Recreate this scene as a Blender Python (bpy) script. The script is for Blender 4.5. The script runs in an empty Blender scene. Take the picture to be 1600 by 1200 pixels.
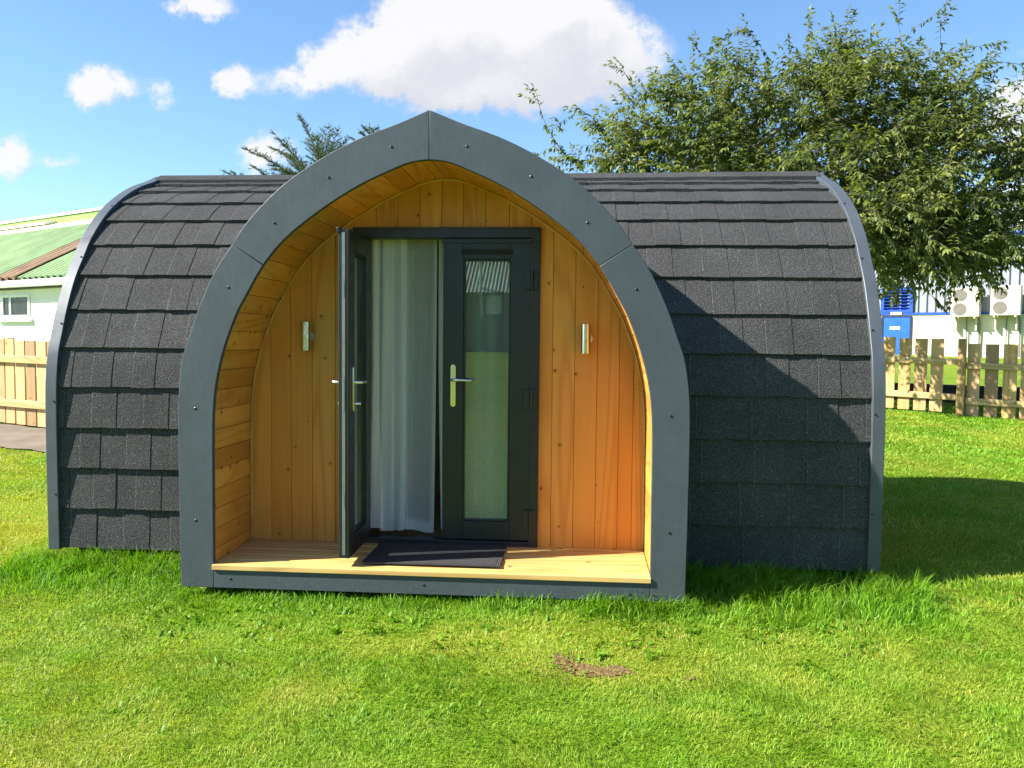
import bpy, bmesh, math, random
import numpy as np
from mathutils import Vector, Matrix
random.seed(7)
rng = np.random.default_rng(11)
PI = math.pi
scene = bpy.context.scene
COL = scene.collection

# ------------------------------------------------------------------ helpers
def link(o, parent=None):
    COL.objects.link(o)
    if parent is not None:
        o.parent = parent
    return o

def tag(o, label=None, cat=None, group=None, kind=None):
    if label: o['label'] = label
    if cat: o['category'] = cat
    if group: o['group'] = group
    if kind: o['kind'] = kind
    return o

def empty(name, loc=(0, 0, 0), rz=0.0, label=None, cat=None, group=None):
    o = bpy.data.objects.new(name, None)
    o.empty_display_size = 0.1
    link(o)
    o.location = loc
    o.rotation_euler = (0, 0, rz)
    return tag(o, label, cat, group)

class MB:
    """collects vertices and faces (with one tone value per face) for ONE mesh object"""
    def __init__(self):
        self.v, self.f, self.t = [], [], []
    def add(self, verts, faces, tone=0.5):
        n = len(self.v)
        self.v.extend([tuple(p) for p in verts])
        for fc in faces:
            self.f.append([i + n for i in fc])
            self.t.append(tone)
        return self
    def box(self, x0, x1, y0, y1, z0, z1, tone=0.5, M=None):
        vs = [Vector((x, y, z)) for z in (z0, z1) for y in (y0, y1) for x in (x0, x1)]
        if M is not None: vs = [M @ p for p in vs]
        return self.add(vs, [(0, 2, 3, 1), (4, 5, 7, 6), (0, 1, 5, 4), (2, 6, 7, 3), (0, 4, 6, 2), (1, 3, 7, 5)], tone)
    def prism(self, poly, a0, a1, fn, tone=0.5):
        """poly: 2D outline, extruded between a0 and a1; fn(u, v, a) -> 3D point"""
        n = len(poly)
        vs = [fn(u, v, a0) for u, v in poly] + [fn(u, v, a1) for u, v in poly]
        fs = [tuple(range(n))[::-1], tuple(range(n, 2 * n))]
        fs += [(i, (i + 1) % n, (i + 1) % n + n, i + n) for i in range(n)]
        return self.add(vs, fs, tone)
    def tube(self, pts, radii, n=8, tone=0.5, cap=True):
        pts = [Vector(p) for p in pts]
        if not hasattr(radii, '__len__'): radii = [radii] * len(pts)
        vs, fs = [], []
        up = Vector((0.123, 0.456, 0.88)).normalized()
        for i, p in enumerate(pts):
            d = (pts[min(i + 1, len(pts) - 1)] - pts[max(i - 1, 0)]).normalized()
            a = d.cross(up)
            if a.length < 1e-3: a = d.cross(Vector((1, 0, 0)))
            a.normalize(); b = d.cross(a)
            for k in range(n):
                w = 2 * PI * k / n
                vs.append(p + (a * math.cos(w) + b * math.sin(w)) * radii[i])
        for i in range(len(pts) - 1):
            for k in range(n):
                fs.append((i * n + k, i * n + (k + 1) % n, (i + 1) * n + (k + 1) % n, (i + 1) * n + k))
        if cap:
            fs.append(tuple(range(n))[::-1]); fs.append(tuple(range((len(pts) - 1) * n, len(pts) * n)))
        return self.add(vs, fs, tone)
    def build(self, name, mat, parent=None, bevel=0.0, smooth=None, loc=None, rot=None):
        me = bpy.data.meshes.new(name)
        me.from_pydata(self.v, [], self.f)
        at = me.attributes.new('tone', 'FLOAT', 'FACE')
        at.data.foreach_set('value', self.t)
        bm = bmesh.new(); bm.from_mesh(me)
        bmesh.ops.recalc_face_normals(bm, faces=bm.faces)
        bm.to_mesh(me); bm.free()
        if smooth is not None:
            me.shade_smooth(); me.set_sharp_from_angle(angle=math.radians(smooth))
        me.materials.append(mat)
        o = bpy.data.objects.new(name, me)
        link(o, parent)
        if loc is not None: o.location = loc
        if rot is not None: o.rotation_euler = rot
        if bevel:
            m = o.modifiers.new('bevel', 'BEVEL'); m.width = bevel; m.segments = 2; m.limit_method = 'ANGLE'; m.angle_limit = math.radians(40)
        return o

def np_mesh(name, V, tris=None, quads=None, attrs=None, mat=None, parent=None, smooth=False):
    """fast mesh from numpy arrays"""
    me = bpy.data.meshes.new(name)
    parts, starts, tot = [], [], 0
    if quads is not None and len(quads):
        parts.append(quads.reshape(-1)); starts.append(np.arange(len(quads)) * 4); tot = len(quads) * 4
    if tris is not None and len(tris):
        parts.append(tris.reshape(-1)); starts.append(tot + np.arange(len(tris)) * 3)
    loops = np.concatenate(parts).astype(np.int32); ls = np.concatenate(starts).astype(np.int32)
    me.vertices.add(len(V)); me.vertices.foreach_set('co', V.astype(np.float32).reshape(-1))
    me.loops.add(len(loops)); me.loops.foreach_set('vertex_index', loops)
    me.polygons.add(len(ls)); me.polygons.foreach_set('loop_start', ls)
    me.update(calc_edges=True)
    for k, a in (attrs or {}).items():
        at = me.attributes.new(k, 'FLOAT', 'POINT'); at.data.foreach_set('value', a.astype(np.float32))
    if smooth: me.shade_smooth()
    if mat: me.materials.append(mat)
    o = bpy.data.objects.new(name, me)
    return link(o, parent)

# ------------------------------------------------------------------ materials
class NT:
    def __init__(self, tree): self.t = tree; self.n = tree.nodes; self.l = tree.links
    def node(self, typ, **kw):
        nd = self.n.new(typ)
        for k, v in kw.items(): setattr(nd, k, v)
        return nd
    def set(self, sock, v):
        if isinstance(v, bpy.types.NodeSocket): self.l.new(v, sock)
        else:
            if hasattr(sock.default_value, '__len__') and hasattr(v, '__len__') and len(v) == 3 and len(sock.default_value) == 4: v = (*v, 1)
            sock.default_value = v
    def math(self, op, a, b=0.0, c=0.0, clamp=False):
        nd = self.node('ShaderNodeMath', operation=op, use_clamp=clamp)
        self.set(nd.inputs[0], a); self.set(nd.inputs[1], b); self.set(nd.inputs[2], c)
        return nd.outputs[0]
    def vmath(self, op, a, b=(0, 0, 0), out=0):
        nd = self.node('ShaderNodeVectorMath', operation=op)
        self.set(nd.inputs[0], a); self.set(nd.inputs[1], b)
        return nd.outputs[out]
    def mix(self, fac, a, b, mode='MIX'):
        nd = self.node('ShaderNodeMix', data_type='RGBA', blend_type=mode)
        self.set(nd.inputs[0], fac); self.set(nd.inputs[6], a); self.set(nd.inputs[7], b)
        return nd.outputs[2]
    def ramp(self, fac, stops, interp='LINEAR'):
        nd = self.node('ShaderNodeValToRGB'); cr = nd.color_ramp; cr.interpolation = interp
        while len(cr.elements) < len(stops): cr.elements.new(0.5)
        for e, (p, c) in zip(cr.elements, stops):
            e.position = p; e.color = (*c, 1) if len(c) == 3 else c
        self.set(nd.inputs[0], fac); return nd.outputs[0]
    def maprange(self, v, a, b, c=0.0, d=1.0, smooth=False):
        nd = self.node('ShaderNodeMapRange', interpolation_type='SMOOTHSTEP' if smooth else 'LINEAR')
        for i, x in enumerate((v, a, b, c, d)): self.set(nd.inputs[i], x)
        return nd.outputs[0]
    def coord(self, scale=(1, 1, 1), which='Object'):
        tc = self.node('ShaderNodeTexCoord'); m = self.node('ShaderNodeMapping')
        self.l.new(tc.outputs[which], m.inputs[0]); m.inputs[3].default_value = scale
        return m.outputs[0]
    def noise(self, vec, scale, detail=3, rough=0.5, dist=0.0, col=False):
        nd = self.node('ShaderNodeTexNoise')
        self.set(nd.inputs['Vector'], vec); nd.inputs['Scale'].default_value = scale
        nd.inputs['Detail'].default_value = detail; nd.inputs['Roughness'].default_value = rough; nd.inputs['Distortion'].default_value = dist
        return nd.outputs['Color' if col else 'Fac']
    def attr(self, name): return self.node('ShaderNodeAttribute', attribute_name=name).outputs['Fac']
    def bump(self, h, strength=0.3, dist=0.01, normal=None):
        nd = self.node('ShaderNodeBump'); nd.inputs['Strength'].default_value = strength; nd.inputs['Distance'].default_value = dist
        self.set(nd.inputs['Height'], h)
        if normal is not None: self.set(nd.inputs['Normal'], normal)
        return nd.outputs[0]

def material(name):
    m = bpy.data.materials.new(name); m.use_nodes = True
    nt = NT(m.node_tree); nt.n.clear()
    out = nt.node('ShaderNodeOutputMaterial')
    return m, nt, out

def principled(nt, out, **kw):
    b = nt.node('ShaderNodeBsdfPrincipled')
    for k, v in kw.items(): nt.set(b.inputs[k.replace('_', ' ')], v)
    nt.l.new(b.outputs[0], out.inputs[0]); return b

def plain(name, col, rough=0.6, metal=0.0, var=0.12, scale=6.0, bump=0.0, bscale=200, spec=0.5):
    m, nt, out = material(name)
    c = nt.coord()
    n = nt.noise(c, scale, 4, 0.6)
    f = nt.maprange(n, 0.3, 0.7, 1 - var, 1 + var)
    colr = nt.vmath('SCALE', col); nt.set(colr.node.inputs['Scale'], f)
    kw = dict(Base_Color=colr, Roughness=nt.maprange(nt.noise(c, scale * 3, 3), 0.3, 0.7, max(rough - 0.08, 0.02), min(rough + 0.08, 1)), Metallic=metal)
    b = principled(nt, out, **kw); b.inputs['Specular IOR Level'].default_value = spec
    if bump: nt.set(b.inputs['Normal'], nt.bump(nt.noise(c, bscale, 2), bump, 0.004))
    return m

def wood(name, base, dark, grain=(1, 1, 1), knots=True, rough=0.55, tone_amt=0.35, spec=0.3, knot_scale=5.0, ring=0.6, knot_r=0.017, third=None, ku=(1, 0, 0), kv=(0, 0, 1), pick_at=.55):
    """grain: mapping scale; the small component is the direction the grain runs"""
    m, nt, out = material(name)
    t = nt.attr('tone')
    off = nt.node('ShaderNodeCombineXYZ')
    for i, k in enumerate((37.0, 23.0, 51.0)): nt.set(off.inputs[i], nt.math('MULTIPLY', t, k))
    tc = nt.node('ShaderNodeTexCoord')
    p = nt.vmath('ADD', tc.outputs['Object'], off.outputs[0])
    g = nt.vmath('MULTIPLY', p, grain)
    warp = nt.noise(g, 2.2, 2, 0.5, col=True)
    g2 = nt.vmath('ADD', g, nt.vmath('MULTIPLY', warp, (0.55, 0.55, 0.55)))
    wv = nt.node('ShaderNodeTexNoise'); nt.set(wv.inputs['Vector'], g2); wv.inputs['Scale'].default_value = 3.0; wv.inputs['Detail'].default_value = 1.0
    rings = nt.math('SINE', nt.math('MULTIPLY', wv.outputs['Fac'], 75.0))
    rings = nt.maprange(rings, -1.0, 1.0, 0.0, 1.0)
    rings = nt.math('POWER', rings, 2.2)
    fine = nt.noise(nt.vmath('MULTIPLY', g, (9, 9, 9)), 6.0, 3, 0.6)
    f = nt.math('ADD', nt.math('MULTIPLY', rings, ring), nt.math('MULTIPLY', fine, 0.35), clamp=True)
    col = nt.mix(f, base, dark)
    if third:
        col = nt.mix(nt.maprange(nt.math('FRACT', nt.math('MULTIPLY', t, 7.31)), 0.55, 0.75), col, nt.mix(0.6, col, third))
    tv = nt.maprange(nt.math('FRACT', nt.math('MULTIPLY', t, 3.77)), 0, 1, 1 - tone_amt, 1 + tone_amt * 0.35)
    sc = nt.vmath('SCALE', col); nt.set(sc.node.inputs['Scale'], tv); col = sc
    if knots:
        kc = nt.node('ShaderNodeCombineXYZ')
        nt.set(kc.inputs[0], nt.math('ADD', nt.vmath('DOT_PRODUCT', tc.outputs['Object'], ku, out=1), nt.math('MULTIPLY', t, 13.0)))
        nt.set(kc.inputs[1], nt.math('ADD', nt.vmath('DOT_PRODUCT', tc.outputs['Object'], kv, out=1), nt.math('MULTIPLY', t, 29.0)))
        vo = nt.node('ShaderNodeTexVoronoi', voronoi_dimensions='2D'); nt.set(vo.inputs['Vector'], kc.outputs[0]); vo.inputs['Scale'].default_value = knot_scale
        sx = nt.node('ShaderNodeSeparateColor'); nt.set(sx.inputs[0], vo.outputs['Color'])
        pick = nt.math('GREATER_THAN', sx.outputs[0], pick_at)
        size = nt.math('MULTIPLY', nt.math('ADD', sx.outputs[1], 0.35), knot_r * knot_scale)
        core = nt.math('MULTIPLY', pick, nt.maprange(vo.outputs['Distance'], size, nt.math('MULTIPLY', size, 0.55), 0, 1, True))
        halo = nt.math('MULTIPLY', pick, nt.maprange(vo.outputs['Distance'], nt.math('MULTIPLY', size, 3.0), size, 0, 0.45, True))
        col = nt.mix(halo, col, tuple(x * 0.75 for x in dark))
        col = nt.mix(nt.math('MULTIPLY', core, 0.9), col, (0.045, 0.018, 0.008))
    b = principled(nt, out, Base_Color=col, Roughness=rough)
    b.inputs['Specular IOR Level'].default_value = spec
    nt.set(b.inputs['Normal'], nt.bump(f, 0.12, 0.003))
    return m

def glass_mat(name, tint=(0.78, 0.84, 0.82), refl=1.0, rough=0.0):
    m, nt, out = material(name)
    tr = nt.node('ShaderNodeBsdfTransparent'); nt.set(tr.inputs[0], tint)
    gl = nt.node('ShaderNodeBsdfGlossy'); nt.set(gl.inputs['Color'], (0.9, 0.97, 0.93)); gl.inputs['Roughness'].default_value = rough
    lw = nt.node('ShaderNodeLayerWeight'); lw.inputs['Blend'].default_value = .5
    fr = nt.math('ADD', nt.math('MULTIPLY', nt.math('POWER', lw.outputs['Facing'], 5.0), .92), .075)
    mx = nt.node('ShaderNodeMixShader'); nt.set(mx.inputs[0], nt.math('MULTIPLY', fr, refl, clamp=True))
    nt.l.new(tr.outputs[0], mx.inputs[1]); nt.l.new(gl.outputs[0], mx.inputs[2])
    # thin film of condensation, heavier towards the foot of the pane
    df = nt.node('ShaderNodeBsdfDiffuse'); nt.set(df.inputs[0], (.50, .58, .52))
    c = nt.coord(); sp = nt.node('ShaderNodeSeparateXYZ'); nt.l.new(c, sp.inputs[0])
    film = nt.math('MULTIPLY', nt.maprange(nt.noise(c, 30, 4, .7), .3, .7, .5, 1.4), nt.maprange(sp.outputs[2], .1, 1.1, .15, .025))
    m2 = nt.node('ShaderNodeMixShader'); nt.set(m2.inputs[0], film); nt.l.new(mx.outputs[0], m2.inputs[1]); nt.l.new(df.outputs[0], m2.inputs[2]); nt.l.new(m2.outputs[0], out.inputs[0])
    return m

def leaf_mat(name, c1, c2, c3, trans=0.35, rough=0.45, spec=0.5):
    m, nt, out = material(name)
    t = nt.attr('tone')
    col = nt.ramp(t, [(0.0, c1), (0.55, c2), (1.0, c3)])
    col = nt.mix(nt.maprange(nt.noise(nt.coord(), 1.4, 2), 0.35, 0.65, 0, 0.35), col, c1)
    b = nt.node('ShaderNodeBsdfPrincipled'); nt.set(b.inputs['Base Color'], col); b.inputs['Roughness'].default_value = rough; b.inputs['Specular IOR Level'].default_value = spec
    tl = nt.node('ShaderNodeBsdfTranslucent'); tc = nt.vmath('MULTIPLY', col, (1.5, 1.6, 0.7)); nt.set(tl.inputs[0], tc)
    mx = nt.node('ShaderNodeMixShader'); mx.inputs[0].default_value = trans
    nt.l.new(b.outputs[0], mx.inputs[1]); nt.l.new(tl.outputs[0], mx.inputs[2]); nt.l.new(mx.outputs[0], out.inputs[0])
    return m

def tile_mat():
    m, nt, out = material('granule_tile')
    c = nt.coord()
    g1 = nt.noise(c, 260, 2, 0.7); g2 = nt.noise(c, 110, 2, 0.6); big = nt.noise(c, 2.5, 3)
    col = nt.ramp(g1, [(0.30, (0.014, 0.014, 0.015)), (0.50, (0.040, 0.040, 0.041)), (0.62, (0.10, 0.10, 0.10)), (0.74, (0.32, 0.32, 0.315))])
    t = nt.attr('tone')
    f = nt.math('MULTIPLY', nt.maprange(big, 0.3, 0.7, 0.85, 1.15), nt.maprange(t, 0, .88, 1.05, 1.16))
    f = nt.math('MULTIPLY', f, nt.maprange(t, .95, 1, 1, 1.7))  # top tones paint a thin strip paler, as if the shingle edge caught sun
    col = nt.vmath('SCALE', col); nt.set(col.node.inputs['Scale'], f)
    b = principled(nt, out, Base_Color=col, Roughness=0.9); b.inputs['Specular IOR Level'].default_value = 0.12
    nt.set(b.inputs['Normal'], nt.bump(nt.math('ADD', g1, nt.math('MULTIPLY', g2, 1.2)), 0.9, 0.006))
    return m

def painted_board():
    m, nt, out = material('grey_board')
    c = nt.coord()
    n1 = nt.noise(c, 3.0, 4, 0.6); n2 = nt.noise(c, 18, 4, 0.6); n3 = nt.noise(nt.coord((1, 1, 0.3)), 40, 3)
    f = nt.math('ADD', nt.maprange(n1, 0.3, 0.7, 0.88, 1.08), nt.maprange(n2, 0.35, 0.75, -0.04, 0.06))
    col = nt.vmath('SCALE', (0.056, 0.070, 0.083)); nt.set(col.node.inputs['Scale'], f)
    # a few pale scuffs
    sc = nt.maprange(nt.noise(c, 7.0, 5, 0.75), 0.68, 0.78, 0, 0.25)
    col = nt.mix(sc, col, (0.12, 0.13, 0.12))
    # soil splashed up from the turf, and dried drip marks
    sp = nt.node('ShaderNodeSeparateXYZ'); nt.l.new(c, sp.inputs[0])
    mud = nt.math('MULTIPLY', nt.maprange(nt.noise(c, 55, 5, .7), .54, .66, 0, .6), nt.maprange(sp.outputs[2], .0, .22, 1, 0))
    col = nt.mix(mud, col, (.15, .125, .09))
    drip = nt.math('MULTIPLY', nt.maprange(nt.noise(nt.coord((1, 1, .035)), 38, 3, .6), .60, .74, 0, .16), nt.maprange(n1, .4, .6, 0, 1))
    col = nt.mix(drip, col, (.13, .14, .14))
    b = principled(nt, out, Base_Color=col, Roughness=nt.maprange(n3, 0.3, 0.7, 0.42, 0.6))
    b.inputs['Specular IOR Level'].default_value = 0.35
    nt.set(b.inputs['Normal'], nt.bump(n2, 0.05, 0.004))
    return m

M_TILE = tile_mat()
M_BOARD = painted_board()
M_TRIM = plain('grey_metal_trim', (0.068, 0.080, 0.094), 0.46, 0.15, 0.12, 4)
M_FRAME = plain('anthracite_door', (0.014, 0.017, 0.020), 0.38, 0, 0.08, 5, spec=0.4)
M_STEEL = plain('brushed_steel', (0.72, 0.71, 0.68), 0.2, 1.0, 0.05, 9)
M_LOCK = plain('lock_rail', (0.20, 0.21, 0.20), 0.4, 0.4, 0.15, 12)
M_SEAL = plain('pale_seal', (0.5, 0.52, 0.52), 0.35, 0.6, 0.1, 10)
M_BLACK = plain('black_rubber', (0.006, 0.006, 0.007), 0.7, 0, 0.2, 8)
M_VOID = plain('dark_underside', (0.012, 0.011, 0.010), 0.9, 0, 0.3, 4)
M_SCREW = plain('screw_metal', (0.03, 0.03, 0.032), 0.3, 0.7, 0.1, 30)
LARCH = dict(base=(0.69, 0.315, 0.062), dark=(0.45, 0.165, 0.022))
M_WALLWOOD = wood('larch_wall', LARCH['base'], LARCH['dark'], grain=(1.0, 1.0, 0.07), tone_amt=0.2, third=(0.62, 0.25, 0.036), knot_scale=4.5, knot_r=0.0075, ring=.42)
M_LINING = wood('larch_lining', (0.76, 0.36, 0.075), (0.50, 0.19, 0.028), grain=(1.0, 0.15, 1.0), tone_amt=0.22, third=(0.62, 0.24, 0.036), knot_scale=7.5, knot_r=0.0085, ring=.4, ku=(0, 1, 0), kv=(1, 0, 1), pick_at=.45)
M_DECK = wood('pine_deck', (0.68, 0.46, 0.17), (0.44, 0.245, 0.07), grain=(0.07, 1.0, 1.0), tone_amt=0.28, ring=0.5, knot_scale=3.5, knot_r=0.013, kv=(0, 1, 0))
M_BEAD = wood('bead_wood', (0.66, 0.37, 0.10), (0.5, 0.22, 0.05), grain=(0.3, 0.3, 0.3), knots=False, tone_amt=0.1)
M_PICKET = wood('fence_pine', (0.60, 0.39, 0.165), (0.40, 0.22, 0.07), grain=(1, 1, 0.1), tone_amt=0.35, knot_scale=4.0, knot_r=0.013, third=(0.46, 0.30, 0.17))
M_RAIL = wood('fence_rail_pine', (0.58, 0.42, 0.20), (0.40, 0.25, 0.09), grain=(0.1, 1, 1), tone_amt=0.25, knot_scale=3.0, knot_r=0.014)
M_GLASS = glass_mat('door_glass', (0.80, 0.85, 0.83), 1.0)
M_INNER = wood('inner_lining', (0.45, 0.30, 0.15), (0.3, 0.17, 0.07), grain=(1, 1, 0.1), knots=False)

def curtain_mat():
    m, nt, out = material('sheer_voile')
    c = nt.coord()
    weave = nt.maprange(nt.noise(nt.coord((1, 1, 0.05)), 160, 2), 0.3, 0.7, 0.9, 1.05)
    col = nt.vmath('SCALE', (0.90, 0.90, 0.88)); nt.set(col.node.inputs['Scale'], weave)
    d = nt.node('ShaderNodeBsdfDiffuse'); nt.set(d.inputs[0], col)
    tl = nt.node('ShaderNodeBsdfTranslucent'); nt.set(tl.inputs[0], (0.85, 0.85, 0.83))
    tr = nt.node('ShaderNodeBsdfTransparent')
    m1 = nt.node('ShaderNodeMixShader'); m1.inputs[0].default_value = 0.3
    nt.l.new(d.outputs[0], m1.inputs[1]); nt.l.new(tl.outputs[0], m1.inputs[2])
    # seen edge-on a voile is denser
    lw = nt.node('ShaderNodeLayerWeight'); lw.inputs['Blend'].default_value = 0.35
    t = nt.attr('tone')
    op = nt.math('ADD', nt.maprange(lw.outputs['Facing'], 0, 1, 0.43, 0.97), nt.math('MULTIPLY', t, 0.3), clamp=True)
    m2 = nt.node('ShaderNodeMixShader'); nt.set(m2.inputs[0], op)
    nt.l.new(tr.outputs[0], m2.inputs[1]); nt.l.new(m1.outputs[0], m2.inputs[2]); nt.l.new(m2.outputs[0], out.inputs[0])
    return m
M_CURTAIN = curtain_mat()

# ------------------------------------------------------------------ terrain height
def sm(a, b, x):
    t = np.clip((x - a) / (b - a), 0, 1); return t * t * (3 - 2 * t)
def gz(X, Y):
    X = np.asarray(X, float); Y = np.asarray(Y, float)
    z = -0.05 + 0.04 * np.clip(Y, -9, 0) + 0.10 * sm(-0.1, 0.9, Y) + 0.035 * np.clip(Y - 0.5, 0, 28)
    z = z + 1.5 * sm(-9, -22, Y)
    z = z + 0.012 * np.sin(1.7 * X + 0.6 * Y) * np.sin(1.1 * Y - 0.4 * X + 1.0) + 0.006 * np.sin(4.1 * X + 1.3) * np.sin(3.7 * Y)
    return z
def gnd(x, y): return float(gz(x, y))

def fbm(X, Y, s, seed):
    """cheap smooth 2D noise in [0,1]"""
    r = np.random.default_rng(seed); g = r.random((64, 64))
    def layer(x, y):
        xi = np.floor(x).astype(int); yi = np.floor(y).astype(int); fx = x - xi; fy = y - yi
        fx = fx * fx * (3 - 2 * fx); fy = fy * fy * (3 - 2 * fy)
        a = g[xi % 64, yi % 64]; b = g[(xi + 1) % 64, yi % 64]; c = g[xi % 64, (yi + 1) % 64]; d = g[(xi + 1) % 64, (yi + 1) % 64]
        return (a * (1 - fx) + b * fx) * (1 - fy) + (c * (1 - fx) + d * fx) * fy
    return (layer(X * s, Y * s) + 0.5 * layer(X * s * 2.1 + 7, Y * s * 2.1 + 3) + 0.25 * layer(X * s * 4.3 + 1, Y * s * 4.3 + 9)) / 1.75

L1, L2, YC, YQ = 2.557, 2.676, 1.884, 0.407        # cabin body ends, ridge line, front bulge
OUT = [(1.468, 0), (1.474, .5), (1.476, .82), (1.475, 1.02), (1.467, 1.19), (1.440, 1.37), (1.395, 1.5), (1.345, 1.64), (1.25, 1.845), (1.14, 2.01), (1.042, 2.147), (.849, 2.337), (.625, 2.487), (.404, 2.598), (.184, 2.679), (0, 2.755)]
INN = [(1.272, 0), (1.271, .5), (1.270, .85), (1.264, 1.06), (1.243, 1.23), (1.195, 1.42), (1.122, 1.610), (1.068, 1.71), (.961, 1.89), (.828, 2.044), (.626, 2.201), (.404, 2.338), (.19, 2.436), (.09, 2.470), (0, 2.480)]

class Profile:
    """half arch as an arc-length curve; at(s) -> (half width, z, outward normal)"""
    def __init__(self, pts, n=14):
        P = [np.array(p, float) for p in pts]; P = [2 * P[0] - P[1]] + P + [2 * P[-1] - P[-2]]
        o = []
        for i in range(1, len(P) - 2):
            for k in range(n):
                t = k / n; a, b, c, d = P[i - 1:i + 3]
                o.append(0.5 * (2 * b + (c - a) * t + (2 * a - 5 * b + 4 * c - d) * t * t + (3 * b - a - 3 * c + d) * t ** 3))
        o.append(P[-2]); self.p = np.array(o)
        self.s = np.concatenate([[0], np.cumsum(np.linalg.norm(np.diff(self.p, axis=0), axis=1))]); self.len = self.s[-1]
    def at(self, s, off=0.0):
        s = min(max(s, 0), self.len)
        x = np.interp(s, self.s, self.p[:, 0]); z = np.interp(s, self.s, self.p[:, 1])
        e = 0.03; a, b = max(s - e, 0), min(s + e, self.len)
        d = np.array([np.interp(b, self.s, self.p[:, 0]) - np.interp(a, self.s, self.p[:, 0]), np.interp(b, self.s, self.p[:, 1]) - np.interp(a, self.s, self.p[:, 1])])
        d /= np.linalg.norm(d); n = np.array([d[1], -d[0]])
        return x + n[0] * off, z + n[1] * off
    def s_at_z(self, z): return float(np.interp(z, self.p[:, 1], self.s))
PO, PI_ = Profile(OUT), Profile(INN)

# ------------------------------------------------------------------ the cabin
cabin = empty('camping_pod', (0, 0, 0), 0, 'dark grey arched wooden camping pod with a deep larch porch and double doors', 'cabin')

def courses(mb, mapping, s_from, spans, seed, s0=None, pitch=0.262, base=-0.038):
    """overlapping rows of shingles; each row leans out at its lower lip; neighbours stand at slightly different heights"""
    r = random.Random(seed)
    s = s_from; k = 0
    while s < PO.len - 0.02:
        s2 = min(s + pitch, PO.len)
        for lo, hi in spans(s2, k):
            xs = [lo]; x = lo + r.uniform(0.06, 0.2)
            while x < hi - 0.05:
                xs.append(x); x += r.choice((0.135, 0.15, 0.165, 0.165, 0.18)) * r.uniform(0.97, 1.03)
            xs.append(hi); lvl = r.random() < .5
            cols = []
            for i in range(len(xs) - 1):
                h = (0.0026 if lvl else -0.0006) + r.uniform(-0.0006, 0.0006); lvl = not lvl if r.random() < .95 else lvl
                g = 0.0005
                cols.append((xs[i] + g, xs[i + 1] - g, h, r.uniform(-0.003, 0.003), .88 * r.random()))
            rows = 5
            vs, fs, n0 = [], [], 0
            for (a, b, h, ds, tn) in cols:
                vv = []
                wl_ = .0045 / (b - a) if h > .001 else .2
                mid = [a + (b - a) * q for q in (0, wl_, .6, 1)]
                for q, xx in enumerate(mid):
                    jit = r.uniform(-0.0016, 0.0016)
                    for j in range(rows + 1):
                        if j == 0: ss, off = s + 0.014, base - 0.012
                        elif j == 1: ss, off = s + ds + jit, base + 0.003 + h
                        elif j == 2: ss, off = s + ds + jit + 0.004, base + 0.026 + h
                        else:
                            q2 = (j - 2) / (rows - 2); ss = s + ds + 0.004 + (s2 - s + 0.012) * q2; off = base + (0.026 - 0.021 * q2) + h
                        u, z = PO.at(ss, off); vv.append(mapping(xx, u, z))
                faces = []
                for q in range(3):
                    for j in range(rows):
                        faces.append((q * (rows + 1) + j, (q + 1) * (rows + 1) + j, (q + 1) * (rows + 1) + j + 1, q * (rows + 1) + j + 1))
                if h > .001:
                    mb.add(vv[:2 * (rows + 1)], faces[:rows], .88); mb.t[-3:] = [1.0] * 3  # edge strip of a raised shingle: sunlit line painted in through its tone
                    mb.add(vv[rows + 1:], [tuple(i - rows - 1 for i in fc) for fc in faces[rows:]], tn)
                else: mb.add(vv, faces, tn)
            # narrow recessed joints under the shingles
            vv = []
            for xx in (lo, hi):
                for j in range(6):
                    q2 = j / 5; u, z = PO.at(s + 0.012 + (s2 - s) * q2, base + 0.019 - 0.019 * q2); vv.append(mapping(xx, u, z))
            mb.add(vv, [(j, 6 + j, 7 + j, j + 1) for j in range(5)], 0.0)
        s = s2; k += 1

S0 = PO.s_at_z(0.095)
def body_spans(front):
    def f(s2, k):
        lo, hi = -L1 + 0.045, L2 - 0.045
        w = PO.at(s2)[0] - .07          # tucked just under the porch vault
        if front and w > .12: return [(lo, -w), (w, hi)]
        return [(lo, hi)]
    return f
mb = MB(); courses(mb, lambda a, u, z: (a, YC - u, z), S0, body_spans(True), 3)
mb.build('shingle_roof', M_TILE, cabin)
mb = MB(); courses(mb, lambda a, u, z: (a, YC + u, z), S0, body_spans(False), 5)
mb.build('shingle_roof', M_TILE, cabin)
# porch vault running back into the body
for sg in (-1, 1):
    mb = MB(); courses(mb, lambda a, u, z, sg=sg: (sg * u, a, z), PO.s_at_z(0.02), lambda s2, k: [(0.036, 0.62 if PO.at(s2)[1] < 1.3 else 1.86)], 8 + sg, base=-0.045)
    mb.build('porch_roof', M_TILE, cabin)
# ridge cap in overlapping lengths
mb = MB()
xs = [-L1 + 0.04, -0.95, 0.35, 1.62, L2 - 0.04]
for i in range(4):
    o = 0.004 * (i % 2)
    sec = []
    for sgn in (-1, 1):
        for q in ((0.0, 0.075, 0.13) if sgn > 0 else (0.13, 0.075)):
            u, z = PO.at(PO.len - q, 0.0); sec.append((sgn * u, z + 0.012 + o - (0.008 if q > .1 else 0)))
    sec2 = sec + [(u * 0.96, z - 0.035) for u, z in sec[::-1]]
    mb.prism(sec2, xs[i], xs[i + 1] + (0.03 if i < 3 else 0), lambda u, v, a: (a, YC + u, v), 0.3 + 0.1 * i)
mb.build('ridge_cap', M_TILE, cabin)
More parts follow.
